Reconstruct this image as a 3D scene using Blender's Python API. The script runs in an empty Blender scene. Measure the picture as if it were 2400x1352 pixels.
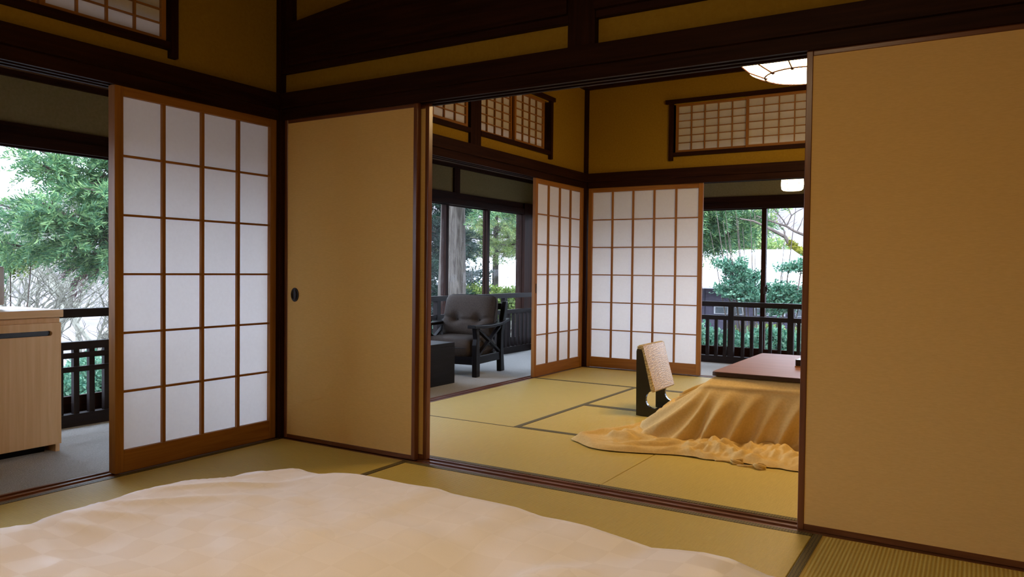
import bpy, bmesh, math, random
import numpy as np
from mathutils import Matrix, Vector, noise

# ------------------------------------------------------------------ camera, sky, exposure
scene = bpy.context.scene
COL = scene.collection
cam_data = bpy.data.cameras.new('camera')
cam_data.sensor_width = 36.0
cam_data.lens = 26.715
cam_data.clip_start = 0.02
cam_data.clip_end = 500
cam = bpy.data.objects.new('camera', cam_data)
COL.objects.link(cam)
cam.matrix_world = Matrix(((0.8538519, -0.02252302, 0.52002851, 3.15573),
                           (0.52039201, 0.01513014, -0.85379344, -2.82117),
                           (0.0113619, 0.99963183, 0.0246397, 0.91627),
                           (0, 0, 0, 1)))
scene.camera = cam

SKY_STRENGTH = 9.0
LIVING_LAMP = 32.0
BED_LAMP = 19.5
VERANDA_LAMP = 9.0
LAMP_COL = (1.0, 0.66, 0.30)

world = bpy.data.worlds.new('overcast_sky')
scene.world = world
world.use_nodes = True
bg = world.node_tree.nodes['Background']
bg.inputs[0].default_value = (0.78, 0.88, 1.12, 1)
bg.inputs[1].default_value = SKY_STRENGTH

vs = scene.view_settings
vs.view_transform = 'Standard'
vs.look = 'None'
vs.exposure = 0.0
vs.gamma = 1.0
vs.use_curve_mapping = False
scene.cycles.max_bounces = 6
scene.cycles.diffuse_bounces = 4
scene.cycles.transmission_bounces = 4
scene.cycles.transparent_max_bounces = 12
scene.cycles.sample_clamp_indirect = 10.0
scene.cycles.glossy_bounces = 2
scene.cycles.use_adaptive_sampling = True
scene.cycles.adaptive_threshold = 0.1
scene.cycles.caustics_reflective = False
scene.cycles.caustics_refractive = False

rnd = random.Random(7)
rng = np.random.default_rng(11)

# ------------------------------------------------------------------ materials
MATS = {}
def new_mat(name):
    m = bpy.data.materials.new(name)
    m.use_nodes = True
    nt = m.node_tree
    nt.nodes.clear()
    out = nt.nodes.new('ShaderNodeOutputMaterial')
    MATS[name] = m
    return m, nt, out

def N(nt, t, **kw):
    n = nt.nodes.new(t)
    for k, v in kw.items():
        setattr(n, k, v)
    return n

def coord(nt, scale=(1, 1, 1), rot=(0, 0, 0)):
    tc = N(nt, 'ShaderNodeTexCoord')
    mp = N(nt, 'ShaderNodeMapping')
    mp.inputs['Scale'].default_value = scale
    mp.inputs['Rotation'].default_value = rot
    nt.links.new(tc.outputs['Object'], mp.inputs['Vector'])
    return mp.outputs['Vector']

def ramp(nt, fac, stops):
    r = N(nt, 'ShaderNodeValToRGB')
    el = r.color_ramp.elements
    while len(el) < len(stops):
        el.new(0.5)
    for e, (p, c) in zip(el, stops):
        e.position = p
        e.color = (c[0], c[1], c[2], 1)
    nt.links.new(fac, r.inputs[0])
    return r.outputs[0]

def grain_mat(name, c0, c1, rough=0.45, scale=(3, 3, 40), nscale=6.0, bump=0.05, spec=0.5, detail=6, dist=0.4, coat=0.0):
    m, nt, out = new_mat(name)
    p = N(nt, 'ShaderNodeBsdfPrincipled')
    v = coord(nt, scale)
    nz = N(nt, 'ShaderNodeTexNoise')
    nz.inputs['Scale'].default_value = nscale
    nz.inputs['Detail'].default_value = detail
    nz.inputs['Distortion'].default_value = dist
    nt.links.new(v, nz.inputs['Vector'])
    col = ramp(nt, nz.outputs['Fac'], [(0.3, c0), (0.7, c1)])
    nt.links.new(col, p.inputs['Base Color'])
    p.inputs['Roughness'].default_value = rough
    p.inputs['Specular IOR Level'].default_value = spec
    p.inputs['Coat Weight'].default_value = coat
    p.inputs['Coat Roughness'].default_value = 0.15
    if bump:
        b = N(nt, 'ShaderNodeBump')
        b.inputs['Strength'].default_value = bump
        b.inputs['Distance'].default_value = 0.01
        nt.links.new(nz.outputs['Fac'], b.inputs['Height'])
        nt.links.new(b.outputs['Normal'], p.inputs['Normal'])
    nt.links.new(p.outputs[0], out.inputs[0])
    return m

# long grain along x / y / z
def wood(name, c0, c1, axis, rough=0.4, spec=0.5, coat=0.0):
    sc = [26, 26, 26]
    sc['xyz'.index(axis)] = 1.4
    return grain_mat(name, c0, c1, rough, tuple(sc), 1.6, 0.06, spec, 5, 0.6, coat)

DK0, DK1 = (0.015, 0.0048, 0.0024), (0.032, 0.0110, 0.0056)
for ax in 'xyz':
    wood('dark_wood_' + ax, DK0, DK1, ax, 0.55, 0.08)
    wood('red_wood_' + ax, (0.10, 0.033, 0.013), (0.20, 0.075, 0.032), ax, 0.30, 0.4)
    wood('cedar_' + ax, (0.22, 0.090, 0.016), (0.35, 0.155, 0.032), ax, 0.5, 0.3)
    wood('black_wood_' + ax, (0.005, 0.0045, 0.0055), (0.010, 0.009, 0.011), ax, 0.42, 0.14)
    wood('rail_wood_' + ax, (0.008, 0.005, 0.005), (0.017, 0.011, 0.010), ax, 0.45, 0.14)
    wood('maple_' + ax, (0.66, 0.40, 0.18), (0.75, 0.49, 0.25), ax, 0.45, 0.35)
wood('table_top_x', (0.17, 0.07, 0.042), (0.25, 0.11, 0.07), 'x', 0.48, 0.4, 0.0)
wood('table_edge_x', (0.02, 0.008, 0.006), (0.045, 0.018, 0.012), 'x', 0.3, 0.5)

grain_mat('plaster', (0.28, 0.168, 0.014), (0.32, 0.20, 0.02), 0.9, (1, 1, 1), 60, 0.06, 0.1)
grain_mat('plaster_olive', (0.20, 0.165, 0.075), (0.235, 0.195, 0.095), 0.9, (1, 1, 1), 60, 0.06, 0.1)
grain_mat('ceiling_board', (0.10, 0.055, 0.025), (0.17, 0.09, 0.045), 0.6, (1, 14, 1), 4, 0.05, 0.3)
grain_mat('fusuma_paper', (0.72, 0.49, 0.185), (0.78, 0.54, 0.215), 0.85, (9, 9, 60), 6, 0.03, 0.15)
grain_mat('carpet', (0.38, 0.385, 0.365), (0.52, 0.53, 0.51), 0.95, (1, 1, 1), 160, 0.4, 0.05, 3)
grain_mat('cushion_fabric', (0.050, 0.041, 0.035), (0.078, 0.064, 0.055), 0.75, (1, 1, 1), 120, 0.12, 0.12, 4)
grain_mat('piping', (0.02, 0.018, 0.018), (0.03, 0.026, 0.026), 0.6, (1, 1, 1), 60, 0.0, 0.3)
grain_mat('pale_plastic', (0.55, 0.56, 0.60), (0.58, 0.59, 0.63), 0.35, (1, 1, 1), 8, 0.0, 0.5)
grain_mat('black_lacquer', (0.006, 0.005, 0.005), (0.009, 0.008, 0.008), 0.2, (1, 1, 1), 8, 0.0, 0.5)
grain_mat('black_metal', (0.012, 0.012, 0.012), (0.02, 0.02, 0.02), 0.35, (1, 1, 1), 30, 0.0, 0.5)
grain_mat('blanket_cloth', (0.63, 0.46, 0.19), (0.71, 0.53, 0.235), 0.85, (1, 1, 1), 90, 0.08, 0.15)
grain_mat('mattress_cloth', (0.62, 0.60, 0.57), (0.70, 0.68, 0.65), 0.85, (1, 1, 1), 60, 0.05, 0.15)
grain_mat('bark', (0.035, 0.028, 0.022), (0.13, 0.115, 0.095), 0.95, (16, 16, 1.6), 1.6, 0.7, 0.1, 7, 0.8)
grain_mat('pale_bark', (0.10, 0.095, 0.075), (0.36, 0.36, 0.29), 0.95, (6, 6, 6), 2.5, 0.2, 0.1)
grain_mat('twig', (0.07, 0.055, 0.045), (0.14, 0.11, 0.09), 0.9, (5, 5, 5), 3, 0.0, 0.1)
grain_mat('moss', (0.09, 0.105, 0.012), (0.20, 0.18, 0.025), 0.95, (10, 10, 10), 3, 0.4, 0.05)
grain_mat('roof_metal', (0.62, 0.64, 0.66), (0.74, 0.76, 0.77), 0.5, (1, 1, 1), 2.0, 0.0, 0.4)
grain_mat('siding', (0.045, 0.040, 0.058), (0.065, 0.058, 0.08), 0.75, (2, 2, 20), 3, 0.05, 0.2)
grain_mat('white_paint', (0.25, 0.255, 0.26), (0.30, 0.31, 0.31), 0.5, (1, 1, 1), 8, 0.0, 0.3)
grain_mat('dark_pane', (0.05, 0.06, 0.065), (0.08, 0.095, 0.10), 0.15, (1, 1, 1), 3, 0.0, 0.5)
grain_mat('undergrowth', (0.16, 0.17, 0.08), (0.34, 0.29, 0.20), 0.95, (1, 1, 1), 1.2, 0.0, 0.05)
grain_mat('hill_ground', (0.12, 0.11, 0.11), (0.175, 0.16, 0.165), 0.95, (1, 1, 1), 0.5, 0.0, 0.05)

def leaf_mat(name, c0, c1, c2, trans=0.35):
    m, nt, out = new_mat(name)
    g = N(nt, 'ShaderNodeNewGeometry')
    col = ramp(nt, g.outputs['Random Per Island'], [(0.0, c0), (0.55, c1), (1.0, c2)])
    d = N(nt, 'ShaderNodeBsdfPrincipled')
    d.inputs['Roughness'].default_value = 0.5
    d.inputs['Specular IOR Level'].default_value = 0.35
    t = N(nt, 'ShaderNodeBsdfTranslucent')
    mx = N(nt, 'ShaderNodeMixShader')
    mx.inputs[0].default_value = trans
    nt.links.new(col, d.inputs['Base Color'])
    nt.links.new(col, t.inputs['Color'])
    nt.links.new(d.outputs[0], mx.inputs[1])
    nt.links.new(t.outputs[0], mx.inputs[2])
    nt.links.new(mx.outputs[0], out.inputs[0])
leaf_mat('cedar_needles', (0.036, 0.105, 0.052), (0.095, 0.215, 0.088), (0.26, 0.40, 0.15))
leaf_mat('brown_needles', (0.090, 0.053, 0.053), (0.135, 0.083, 0.083), (0.180, 0.105, 0.098))
leaf_mat('dark_needles', (0.008, 0.029, 0.018), (0.013, 0.039, 0.023), (0.026, 0.065, 0.034))
leaf_mat('light_needles', (0.11, 0.20, 0.07), (0.24, 0.34, 0.11), (0.42, 0.46, 0.17))
leaf_mat('glossy_leaves', (0.040, 0.140, 0.090), (0.090, 0.240, 0.140), (0.260, 0.440, 0.280))
leaf_mat('lime_leaves', (0.075, 0.128, 0.027), (0.150, 0.225, 0.045), (0.300, 0.360, 0.090))

def paper_mat():
    m, nt, out = new_mat('shoji_paper')
    d = N(nt, 'ShaderNodeBsdfDiffuse')
    t = N(nt, 'ShaderNodeBsdfTranslucent')
    v = coord(nt, (1, 1, 1))
    nz = N(nt, 'ShaderNodeTexNoise')
    nz.inputs['Scale'].default_value = 70
    nz.inputs['Detail'].default_value = 5
    nt.links.new(v, nz.inputs['Vector'])
    col = ramp(nt, nz.outputs['Fac'], [(0.3, (0.855, 0.835, 0.82)), (0.7, (0.88, 0.865, 0.85))])
    nt.links.new(col, d.inputs[0])
    nt.links.new(col, t.inputs[0])
    mx = N(nt, 'ShaderNodeMixShader')
    mx.inputs[0].default_value = 0.40
    nt.links.new(d.outputs[0], mx.inputs[1])
    nt.links.new(t.outputs[0], mx.inputs[2])
    nt.links.new(mx.outputs[0], out.inputs[0])
paper_mat()

def glass_mat():
    m, nt, out = new_mat('window_glass')
    tr = N(nt, 'ShaderNodeBsdfTransparent')
    tr.inputs[0].default_value = (0.95, 0.97, 0.965, 1)
    gl = N(nt, 'ShaderNodeBsdfGlossy')
    gl.inputs['Roughness'].default_value = 0.02
    fr = N(nt, 'ShaderNodeFresnel')
    fr.inputs[0].default_value = 1.22
    mx = N(nt, 'ShaderNodeMixShader')
    nt.links.new(fr.outputs[0], mx.inputs[0])
    nt.links.new(tr.outputs[0], mx.inputs[1])
    nt.links.new(gl.outputs[0], mx.inputs[2])
    # a thin film of dust on the pane
    df = N(nt, 'ShaderNodeBsdfTranslucent')
    df.inputs[0].default_value = (0.8, 0.84, 0.86, 1)
    mx2 = N(nt, 'ShaderNodeMixShader')
    mx2.inputs[0].default_value = 0.008
    nt.links.new(mx.outputs[0], mx2.inputs[1])
    nt.links.new(df.outputs[0], mx2.inputs[2])
    nt.links.new(mx2.outputs[0], out.inputs[0])
glass_mat()

def tatami_mat_material():
    m, nt, out = new_mat('tatami_straw')
    p = N(nt, 'ShaderNodeBsdfPrincipled')
    v = coord(nt, (1, 1, 1))
    w = N(nt, 'ShaderNodeTexWave', wave_type='BANDS', bands_direction='Y')
    w.inputs['Scale'].default_value = 26.0
    w.inputs['Distortion'].default_value = 0.25
    w.inputs['Detail'].default_value = 1
    nt.links.new(v, w.inputs['Vector'])
    v2 = coord(nt, (60, 3, 1))
    nz = N(nt, 'ShaderNodeTexNoise')
    nz.inputs['Scale'].default_value = 4.0
    nz.inputs['Detail'].default_value = 6
    nt.links.new(v2, nz.inputs['Vector'])
    col = ramp(nt, nz.outputs['Fac'], [(0.3, (0.58, 0.44, 0.095)), (0.7, (0.66, 0.51, 0.125))])
    mixc = N(nt, 'ShaderNodeMixRGB', blend_type='MULTIPLY')
    mixc.inputs[0].default_value = 0.16
    nt.links.new(col, mixc.inputs[1])
    nt.links.new(w.outputs['Color'], mixc.inputs[2])
    nt.links.new(mixc.outputs[0], p.inputs['Base Color'])
    p.inputs['Roughness'].default_value = 0.5
    p.inputs['Specular IOR Level'].default_value = 0.45
    b = N(nt, 'ShaderNodeBump')
    b.inputs['Strength'].default_value = 0.35
    b.inputs['Distance'].default_value = 0.004
    nt.links.new(w.outputs['Fac'], b.inputs['Height'])
    nt.links.new(b.outputs[0], p.inputs['Normal'])
    nt.links.new(p.outputs[0], out.inputs[0])
tatami_mat_material()

def border_material():
    m, nt, out = new_mat('border_cloth')
    p = N(nt, 'ShaderNodeBsdfPrincipled')
    v = coord(nt, (1, 1, 1))
    vo = N(nt, 'ShaderNodeTexVoronoi', feature='DISTANCE_TO_EDGE')
    vo.inputs['Scale'].default_value = 95
    vo.inputs['Randomness'].default_value = 0.25
    nt.links.new(v, vo.inputs['Vector'])
    col = ramp(nt, vo.outputs['Distance'], [(0.08, (0.035, 0.028, 0.008)), (0.22, (0.17, 0.13, 0.035))])
    nt.links.new(col, p.inputs['Base Color'])
    p.inputs['Roughness'].default_value = 0.6
    nt.links.new(p.outputs[0], out.inputs[0])
border_material()

def duvet_material():
    m, nt, out = new_mat('damask_cotton')
    p = N(nt, 'ShaderNodeBsdfPrincipled')
    v = coord(nt, (1, 1, 1), (0, 0, 0.0))
    ck = N(nt, 'ShaderNodeTexChecker')
    ck.inputs['Scale'].default_value = 15.0
    nt.links.new(v, ck.inputs['Vector'])
    col = ramp(nt, ck.outputs['Fac'], [(0.0, (0.69, 0.68, 0.73)), (1.0, (0.72, 0.713, 0.77))])
    nt.links.new(col, p.inputs['Base Color'])
    rr = ramp(nt, ck.outputs['Fac'], [(0.0, (0.72,) * 3), (1.0, (0.48,) * 3)])
    nt.links.new(rr, p.inputs['Roughness'])
    p.inputs['Specular IOR Level'].default_value = 0.4
    p.inputs['Sheen Weight'].default_value = 0.15
    nz = N(nt, 'ShaderNodeTexNoise')
    nz.inputs['Scale'].default_value = 420
    nt.links.new(v, nz.inputs['Vector'])
    b = N(nt, 'ShaderNodeBump')
    b.inputs['Strength'].default_value = 0.05
    b.inputs['Distance'].default_value = 0.002
    nt.links.new(nz.outputs['Fac'], b.inputs['Height'])
    nt.links.new(b.outputs[0], p.inputs['Normal'])
    nt.links.new(p.outputs[0], out.inputs[0])
duvet_material()

def brocade_material():
    m, nt, out = new_mat('gold_brocade')
    p = N(nt, 'ShaderNodeBsdfPrincipled')
    v = coord(nt, (1, 1, 1))
    w = N(nt, 'ShaderNodeTexWave', wave_type='RINGS', rings_direction='SPHERICAL')
    w.inputs['Scale'].default_value = 22
    w.inputs['Distortion'].default_value = 9
    w.inputs['Detail'].default_value = 3
    w.inputs['Detail Scale'].default_value = 2.2
    nt.links.new(v, w.inputs['Vector'])
    col = ramp(nt, w.outputs['Fac'], [(0.25, (0.27, 0.19, 0.060)), (0.75, (0.54, 0.41, 0.165))])
    nt.links.new(col, p.inputs['Base Color'])
    p.inputs['Roughness'].default_value = 0.45
    b = N(nt, 'ShaderNodeBump')
    b.inputs['Strength'].default_value = 0.2
    b.inputs['Distance'].default_value = 0.003
    nt.links.new(w.outputs['Fac'], b.inputs['Height'])
    nt.links.new(b.outputs[0], p.inputs['Normal'])
    nt.links.new(p.outputs[0], out.inputs[0])
brocade_material()

def emit_mat(name, col, strength):
    m, nt, out = new_mat(name)
    e = N(nt, 'ShaderNodeEmission')
    e.inputs[0].default_value = (*col, 1)
    e.inputs[1].default_value = strength
    nt.links.new(e.outputs[0], out.inputs[0])
emit_mat('lamp_glow_living', LAMP_COL, LIVING_LAMP)
emit_mat('lamp_glow_bedroom', (1.0, 0.71, 0.40), BED_LAMP)
emit_mat('lamp_glow_veranda', (1.0, 0.80, 0.50), VERANDA_LAMP)

# ------------------------------------------------------------------ mesh helpers
class MB:
    def __init__(self):
        self.v = []; self.f = []
    def box(self, x0, x1, y0, y1, z0, z1):
        a = len(self.v)
        x0, x1 = min(x0, x1), max(x0, x1)
        y0, y1 = min(y0, y1), max(y0, y1)
        z0, z1 = min(z0, z1), max(z0, z1)
        self.v += [(x0, y0, z0), (x1, y0, z0), (x1, y1, z0), (x0, y1, z0),
                   (x0, y0, z1), (x1, y0, z1), (x1, y1, z1), (x0, y1, z1)]
        self.f += [tuple(a + i for i in q) for q in
                   ((0, 3, 2, 1), (4, 5, 6, 7), (0, 1, 5, 4), (1, 2, 6, 5), (2, 3, 7, 6), (3, 0, 4, 7))]
        return self
    def add(self, verts, faces):
        a = len(self.v)
        self.v += [tuple(p) for p in verts]
        self.f += [tuple(a + i for i in q) for q in faces]
        return self
    def bar(self, p, q, w, h, up=(0, 0, 1)):
        p, q = Vector(p), Vector(q)
        d = (q - p).normalized()
        s = d.cross(Vector(up))
        if s.length < 1e-4:
            s = d.cross(Vector((1, 0, 0)))
        s.normalize(); u = s.cross(d)
        vs_ = []
        for c in (p, q):
            for i, j in ((-1, -1), (1, -1), (1, 1), (-1, 1)):
                vs_.append(c + s * (w / 2 * i) + u * (h / 2 * j))
        return self.add(vs_, ((0, 1, 2, 3), (7, 6, 5, 4), (0, 4, 5, 1), (1, 5, 6, 2), (2, 6, 7, 3), (3, 7, 4, 0)))
    def tube(self, pts, rad, n=6, cap=True):
        pts = [Vector(p) for p in pts]
        if not hasattr(rad, '__len__'):
            rad = [rad] * len(pts)
        a = len(self.v)
        ref = Vector((0.31, 0.17, 0.93))
        for i, p in enumerate(pts):
            d = (pts[min(i + 1, len(pts) - 1)] - pts[max(i - 1, 0)]).normalized()
            s = d.cross(ref)
            if s.length < 1e-3:
                s = d.cross(Vector((1, 0, 0)))
            s.normalize(); u = s.cross(d)
            for k in range(n):
                t = 2 * math.pi * k / n
                self.v.append(tuple(p + s * (rad[i] * math.cos(t)) + u * (rad[i] * math.sin(t))))
        for i in range(len(pts) - 1):
            for k in range(n):
                k2 = (k + 1) % n
                self.f.append((a + i * n + k, a + i * n + k2, a + (i + 1) * n + k2, a + (i + 1) * n + k))
        if cap:
            self.f.append(tuple(a + k for k in range(n))[::-1])
            self.f.append(tuple(a + (len(pts) - 1) * n + k for k in range(n)))
        return self
    def prism(self, poly, fn, t0, t1):
        """poly: list of 2-D points; fn(a,b,t) -> xyz"""
        a = len(self.v); n = len(poly)
        for t in (t0, t1):
            self.v += [tuple(fn(p[0], p[1], t)) for p in poly]
        self.f.append(tuple(range(a, a + n))[::-1])
        self.f.append(tuple(range(a + n, a + 2 * n)))
        for i in range(n):
            j = (i + 1) % n
            self.f.append((a + i, a + j, a + n + j, a + n + i))
        return self
    def lathe(self, prof, c, n=40):
        a = len(self.v)
        for r, z in prof:
            for k in range(n):
                t = 2 * math.pi * k / n
                self.v.append((c[0] + r * math.cos(t), c[1] + r * math.sin(t), c[2] + z))
        for i in range(len(prof) - 1):
            for k in range(n):
                k2 = (k + 1) % n
                self.f.append((a + i * n + k, a + i * n + k2, a + (i + 1) * n + k2, a + (i + 1) * n + k))
        return self

def world_loc(o):
    p = Vector((0, 0, 0))
    while o is not None:
        p += o.location
        o = o.parent
    return p

def obj(name, mb, mat, parent=None, local=False, smooth=False, bevel=0.0, base=None, seg=2):
    """Link mb as one mesh object. Coordinates are world ones unless local."""
    me = bpy.data.meshes.new(name)
    off = Vector((0, 0, 0))
    o = bpy.data.objects.new(name, me)
    if parent is not None:
        o.parent = parent
        if not local:
            off = world_loc(parent)
    elif base is not None:
        o.location = base
        off = Vector(base)
    vv = [(p[0] - off.x, p[1] - off.y, p[2] - off.z) for p in mb.v] if off.length > 0 else mb.v
    me.from_pydata(vv, [], mb.f)
    if bevel:
        bm = bmesh.new(); bm.from_mesh(me)
        bmesh.ops.bevel(bm, geom=bm.edges[:], offset=bevel, segments=seg, affect='EDGES', profile=0.5, clamp_overlap=True)
        bm.to_mesh(me); bm.free()
    me.materials.append(MATS[mat])
    if smooth:
        me.shade_smooth()
    COL.objects.link(o)
    return o

def tag(o, label=None, cat=None, group=None, kind=None):
    if label: o['label'] = label
    if cat: o['category'] = cat
    if group: o['group'] = group
    if kind: o['kind'] = kind
    return o

def empty(name, loc=(0, 0, 0), rz=0.0):
    o = bpy.data.objects.new(name, None)
    o.location = loc
    o.rotation_euler = (0, 0, rz)
    o.empty_display_size = 0.1
    COL.objects.link(o)
    return o

def struct(name, mb, mat, label=None):
    return tag(obj(name, mb, mat), label=label, kind='structure')

def copy_tree(o, parent=None):
    c = o.copy()
    COL.objects.link(c)
    c.parent = parent
    for ch in list(o.children):
        copy_tree(ch, c)
    return c

class WF:
    """A wall plane: u runs along the wall, d is the distance in front of it, towards the room."""
    def __init__(self, axis, pos):
        self.axis, self.pos = axis, pos
    def p(self, u, z, d):
        return (self.pos + d, u, z) if self.axis == 'x' else (u, self.pos - d, z)
    def box(self, mb, u0, u1, z0, z1, d0, d1):
        a = self.p(u0, z0, d0); b = self.p(u1, z1, d1)
        return mb.box(a[0], b[0], a[1], b[1], a[2], b[2])
    def long(self):
        return 'y' if self.axis == 'x' else 'x'

LEFT = WF('x', 0.0)       # rooms to the right of it
PART = WF('y', 0.0)       # bedroom side of the partition
FAR = WF('y', 3.72)       # living-room side of the far wall

# ------------------------------------------------------------------ the shell
def tatami_floor():
    root = struct('floor', MB().box(-0.02, 3.62, -3.62, 3.71, -0.10, -0.035), 'dark_wood_x',
                  'tatami floor of both rooms, straw mats with patterned cloth borders')
    # (x0, x1, y0, y1, long axis, borders on these sides)
    mats = [
        (-0.02, 0.875, -1.80, 0.0, 'y', 'LR'),
        (0.875, 2.69, -0.90, 0.0, 'x', 'LR'),
        (2.69, 3.60, -1.80, 0.0, 'y', 'LR'),
        (0.875, 2.69, -1.80, -0.90, 'x', 'LR'),
        (-0.02, 1.79, -2.70, -1.80, 'x', 'LR'),
        (1.79, 3.60, -2.70, -1.80, 'x', 'LR'),
        (-0.02, 1.79, -3.60, -2.70, 'x', 'LR'),
        (1.79, 3.60, -3.60, -2.70, 'x', 'LR'),
        (-0.02, 1.806, 0.11, 0.96, 'x', 'Rl'),
        (1.806, 3.60, 0.11, 0.96, 'x', 'R'),
        (-0.02, 0.905, 0.96, 2.77, 'y', 'R'),
        (0.905, 2.71, 0.96, 1.86, 'x', 'LR'),
        (0.905, 2.71, 1.86, 2.77, 'x', 'LR'),
        (2.71, 3.60, 0.96, 2.77, 'y', 'LR'),
        (-0.02, 1.806, 2.77, 3.71, 'x', 'LR'),
        (1.806, 3.60, 2.77, 3.71, 'x', 'LR'),
    ]
    g = 0.0015
    for x0, x1, y0, y1, ax, sides in mats:
        lx, ly = (x1 - x0, y1 - y0) if ax == 'x' else (y1 - y0, x1 - x0)
        mb = MB().box(-lx / 2 + g, lx / 2 - g, -ly / 2 + g, ly / 2 - g, -0.035, 0.0)
        o = obj('tatami_mat', mb, 'tatami_straw', root, local=True, bevel=0.002, seg=1)
        o.location = ((x0 + x1) / 2, (y0 + y1) / 2, 0)
        if ax == 'y':
            o.rotation_euler = (0, 0, math.pi / 2)
        for s in sides:
            h = 0.030 if s.isupper() else 0.009
            s = s.upper()
            # R: the -y side of the mat's own frame, L: its +y side
            yb = (-ly / 2 + g) if s == 'R' else (ly / 2 - g - h)
            b = MB().box(-lx / 2 + g, lx / 2 - g, yb, yb + h, -0.001, 0.0016)
            obj('cloth_border', b, 'border_cloth', o, local=True)
tatami_floor()

# verandas: one L-shaped carpet
mb = MB().box(-1.50, -0.13, -3.62, 5.20, -0.12, -0.02)
mb.box(-0.13, 3.62, 3.82, 5.20, -0.12, -0.02)
struct('floor_veranda', mb, 'carpet', 'grey carpet on the L-shaped veranda floor')

def grooved_sill(name, wf, u0, u1, d0, d1, top, mat):
    """sliding-door track: a board with two grooves; d0 room side, d1 far side"""
    mb = MB()
    w = d1 - d0
    wf.box(mb, u0, u1, top - 0.06, top - 0.006, d0, d1)
    for a, b in ((0.0, 0.14), (0.42, 0.58), (0.86, 1.0)):
        wf.box(mb, u0, u1, top - 0.006, top, d0 + w * a, d0 + w * b)
    return struct(name, mb, mat)
grooved_sill('trim_1', LEFT, -3.62, 0.0, -0.02, -0.13, 0.0, 'red_wood_y')
grooved_sill('trim_2', LEFT, 0.11, 3.72, -0.02, -0.13, 0.0, 'red_wood_y')
grooved_sill('trim_3', PART, -0.0, 3.62, 0.0, -0.11, 0.0, 'red_wood_x')
grooved_sill('trim_4', FAR, -0.0, 3.62, 0.01, -0.10, 0.0, 'red_wood_x')

def lintel(n, wf, u0, u1, d0, d1, near_kamoi, front):
    """grooved lintel with the wide rail that runs in front of it"""
    lo = wf.long()
    mb = MB()
    w = d1 - d0
    wf.box(mb, u0, u1, 1.706, 1.752, d0, d1)
    for a, b in ((0.0, 0.16), (0.42, 0.58), (0.84, 1.0)):
        wf.box(mb, u0, u1, 1.696, 1.706, d0 + w * a, d0 + w * b)
    struct('trim_%d' % n, mb, 'dark_wood_' + lo)
    mb = MB()
    wf.box(mb, u0, u1, 1.752, 1.832, d0 - 0.002, front)
    struct('trim_%d' % (n + 1), mb, 'dark_wood_' + lo)
    mb = MB()
    wf.box(mb, u0, u1, 1.752, 1.832, d1 - 0.02, d0 - 0.004)
    struct('trim_%d' % (n + 2), mb, 'dark_wood_' + lo)
lintel(5, LEFT, -3.62, -0.012, -0.02, -0.13, -0.02, 0.004)
lintel(8, LEFT, 0.125, 3.71, -0.02, -0.13, -0.02, 0.004)
lintel(11, PART, 0.002, 3.62, 0.0, -0.11, 0.0, 0.018)
lintel(14, FAR, -0.0, 3.62, 0.0, -0.10, 0.0, 0.014)

CEIL = 2.665
# upper plaster walls with openings for the transom windows
def plaster_wall(name, wf, u0, u1, z0, z1, d0, d1, holes, mat='plaster'):
    mb = MB()
    us = u0
    for a, b, c, e in sorted(holes):
        if a > us:
            wf.box(mb, us, a, z0, z1, d0, d1)
        wf.box(mb, a, b, z0, c, d0, d1)
        wf.box(mb, a, b, e, z1, d0, d1)
        us = b
    if us < u1:
        wf.box(mb, us, u1, z0, z1, d0, d1)
    return struct(name, mb, mat)
plaster_wall('wall_left', LEFT, -3.62, -0.01, 1.832, CEIL, -0.035, -0.11, [(-2.03, -0.645, 1.93, 2.36)])
plaster_wall('wall_left_living', LEFT, 0.12, 3.70, 1.832, CEIL, -0.035, -0.11,
             [(0.62, 1.778, 1.945, 2.37), (1.913, 2.995, 1.945, 2.37)])
plaster_wall('wall_far', FAR, 0.0, 3.62, 1.832, CEIL, -0.012, -0.09, [(0.834, 2.16, 1.962, 2.40)])
plaster_wall('wall_partition', PART, 0.0, 3.62, 1.832, CEIL, -0.025, -0.085, [])
# the unseen sides of the rooms
struct('wall_right', MB().box(3.62, 3.72, -3.72, 5.20, -0.1, CEIL + 0.05), 'plaster')
struct('wall_back', MB().box(-1.5, 3.62, -3.72, -3.62, -0.1, CEIL + 0.05), 'plaster')
mb = MB().box(-0.11, -0.035, -3.62, -2.70, 0.0, 1.70)
struct('wall_left_end', mb, 'plaster')
struct('ceiling', MB().box(-0.14, 3.72, -3.72, 3.84, CEIL, CEIL + 0.06), 'ceiling_board')

# posts
def post(n, x0, x1, y0, y1, z0, z1, mat='dark_wood_z'):
    return struct('trim_%d' % n, MB().box(x0, x1, y0, y1, z0, z1), mat)
post(17, -0.135, -0.002, -0.012, 0.122, -0.05, CEIL)      # corner post between bedroom and living room
post(18, -0.125, -0.006, 3.708, 3.83, -0.05, CEIL)        # far corner post
post(19, 1.70, 1.822, -0.012, 0.10, 1.832, CEIL)          # strut above the partition lintel
post(20, -0.115, -0.012, 1.778, 1.913, 1.832, CEIL)       # post between the two living-room transoms
# crown moulding under the living-room ceiling
mb = MB()
FAR.box(mb, 0.0, 3.62, 2.62, CEIL, -0.012, 0.03)
struct('trim_21', mb, 'dark_wood_x')
mb = MB()
LEFT.box(mb, 0.12, 3.70, 2.62, CEIL, -0.035, 0.01)
struct('trim_22', mb, 'dark_wood_y')
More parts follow.
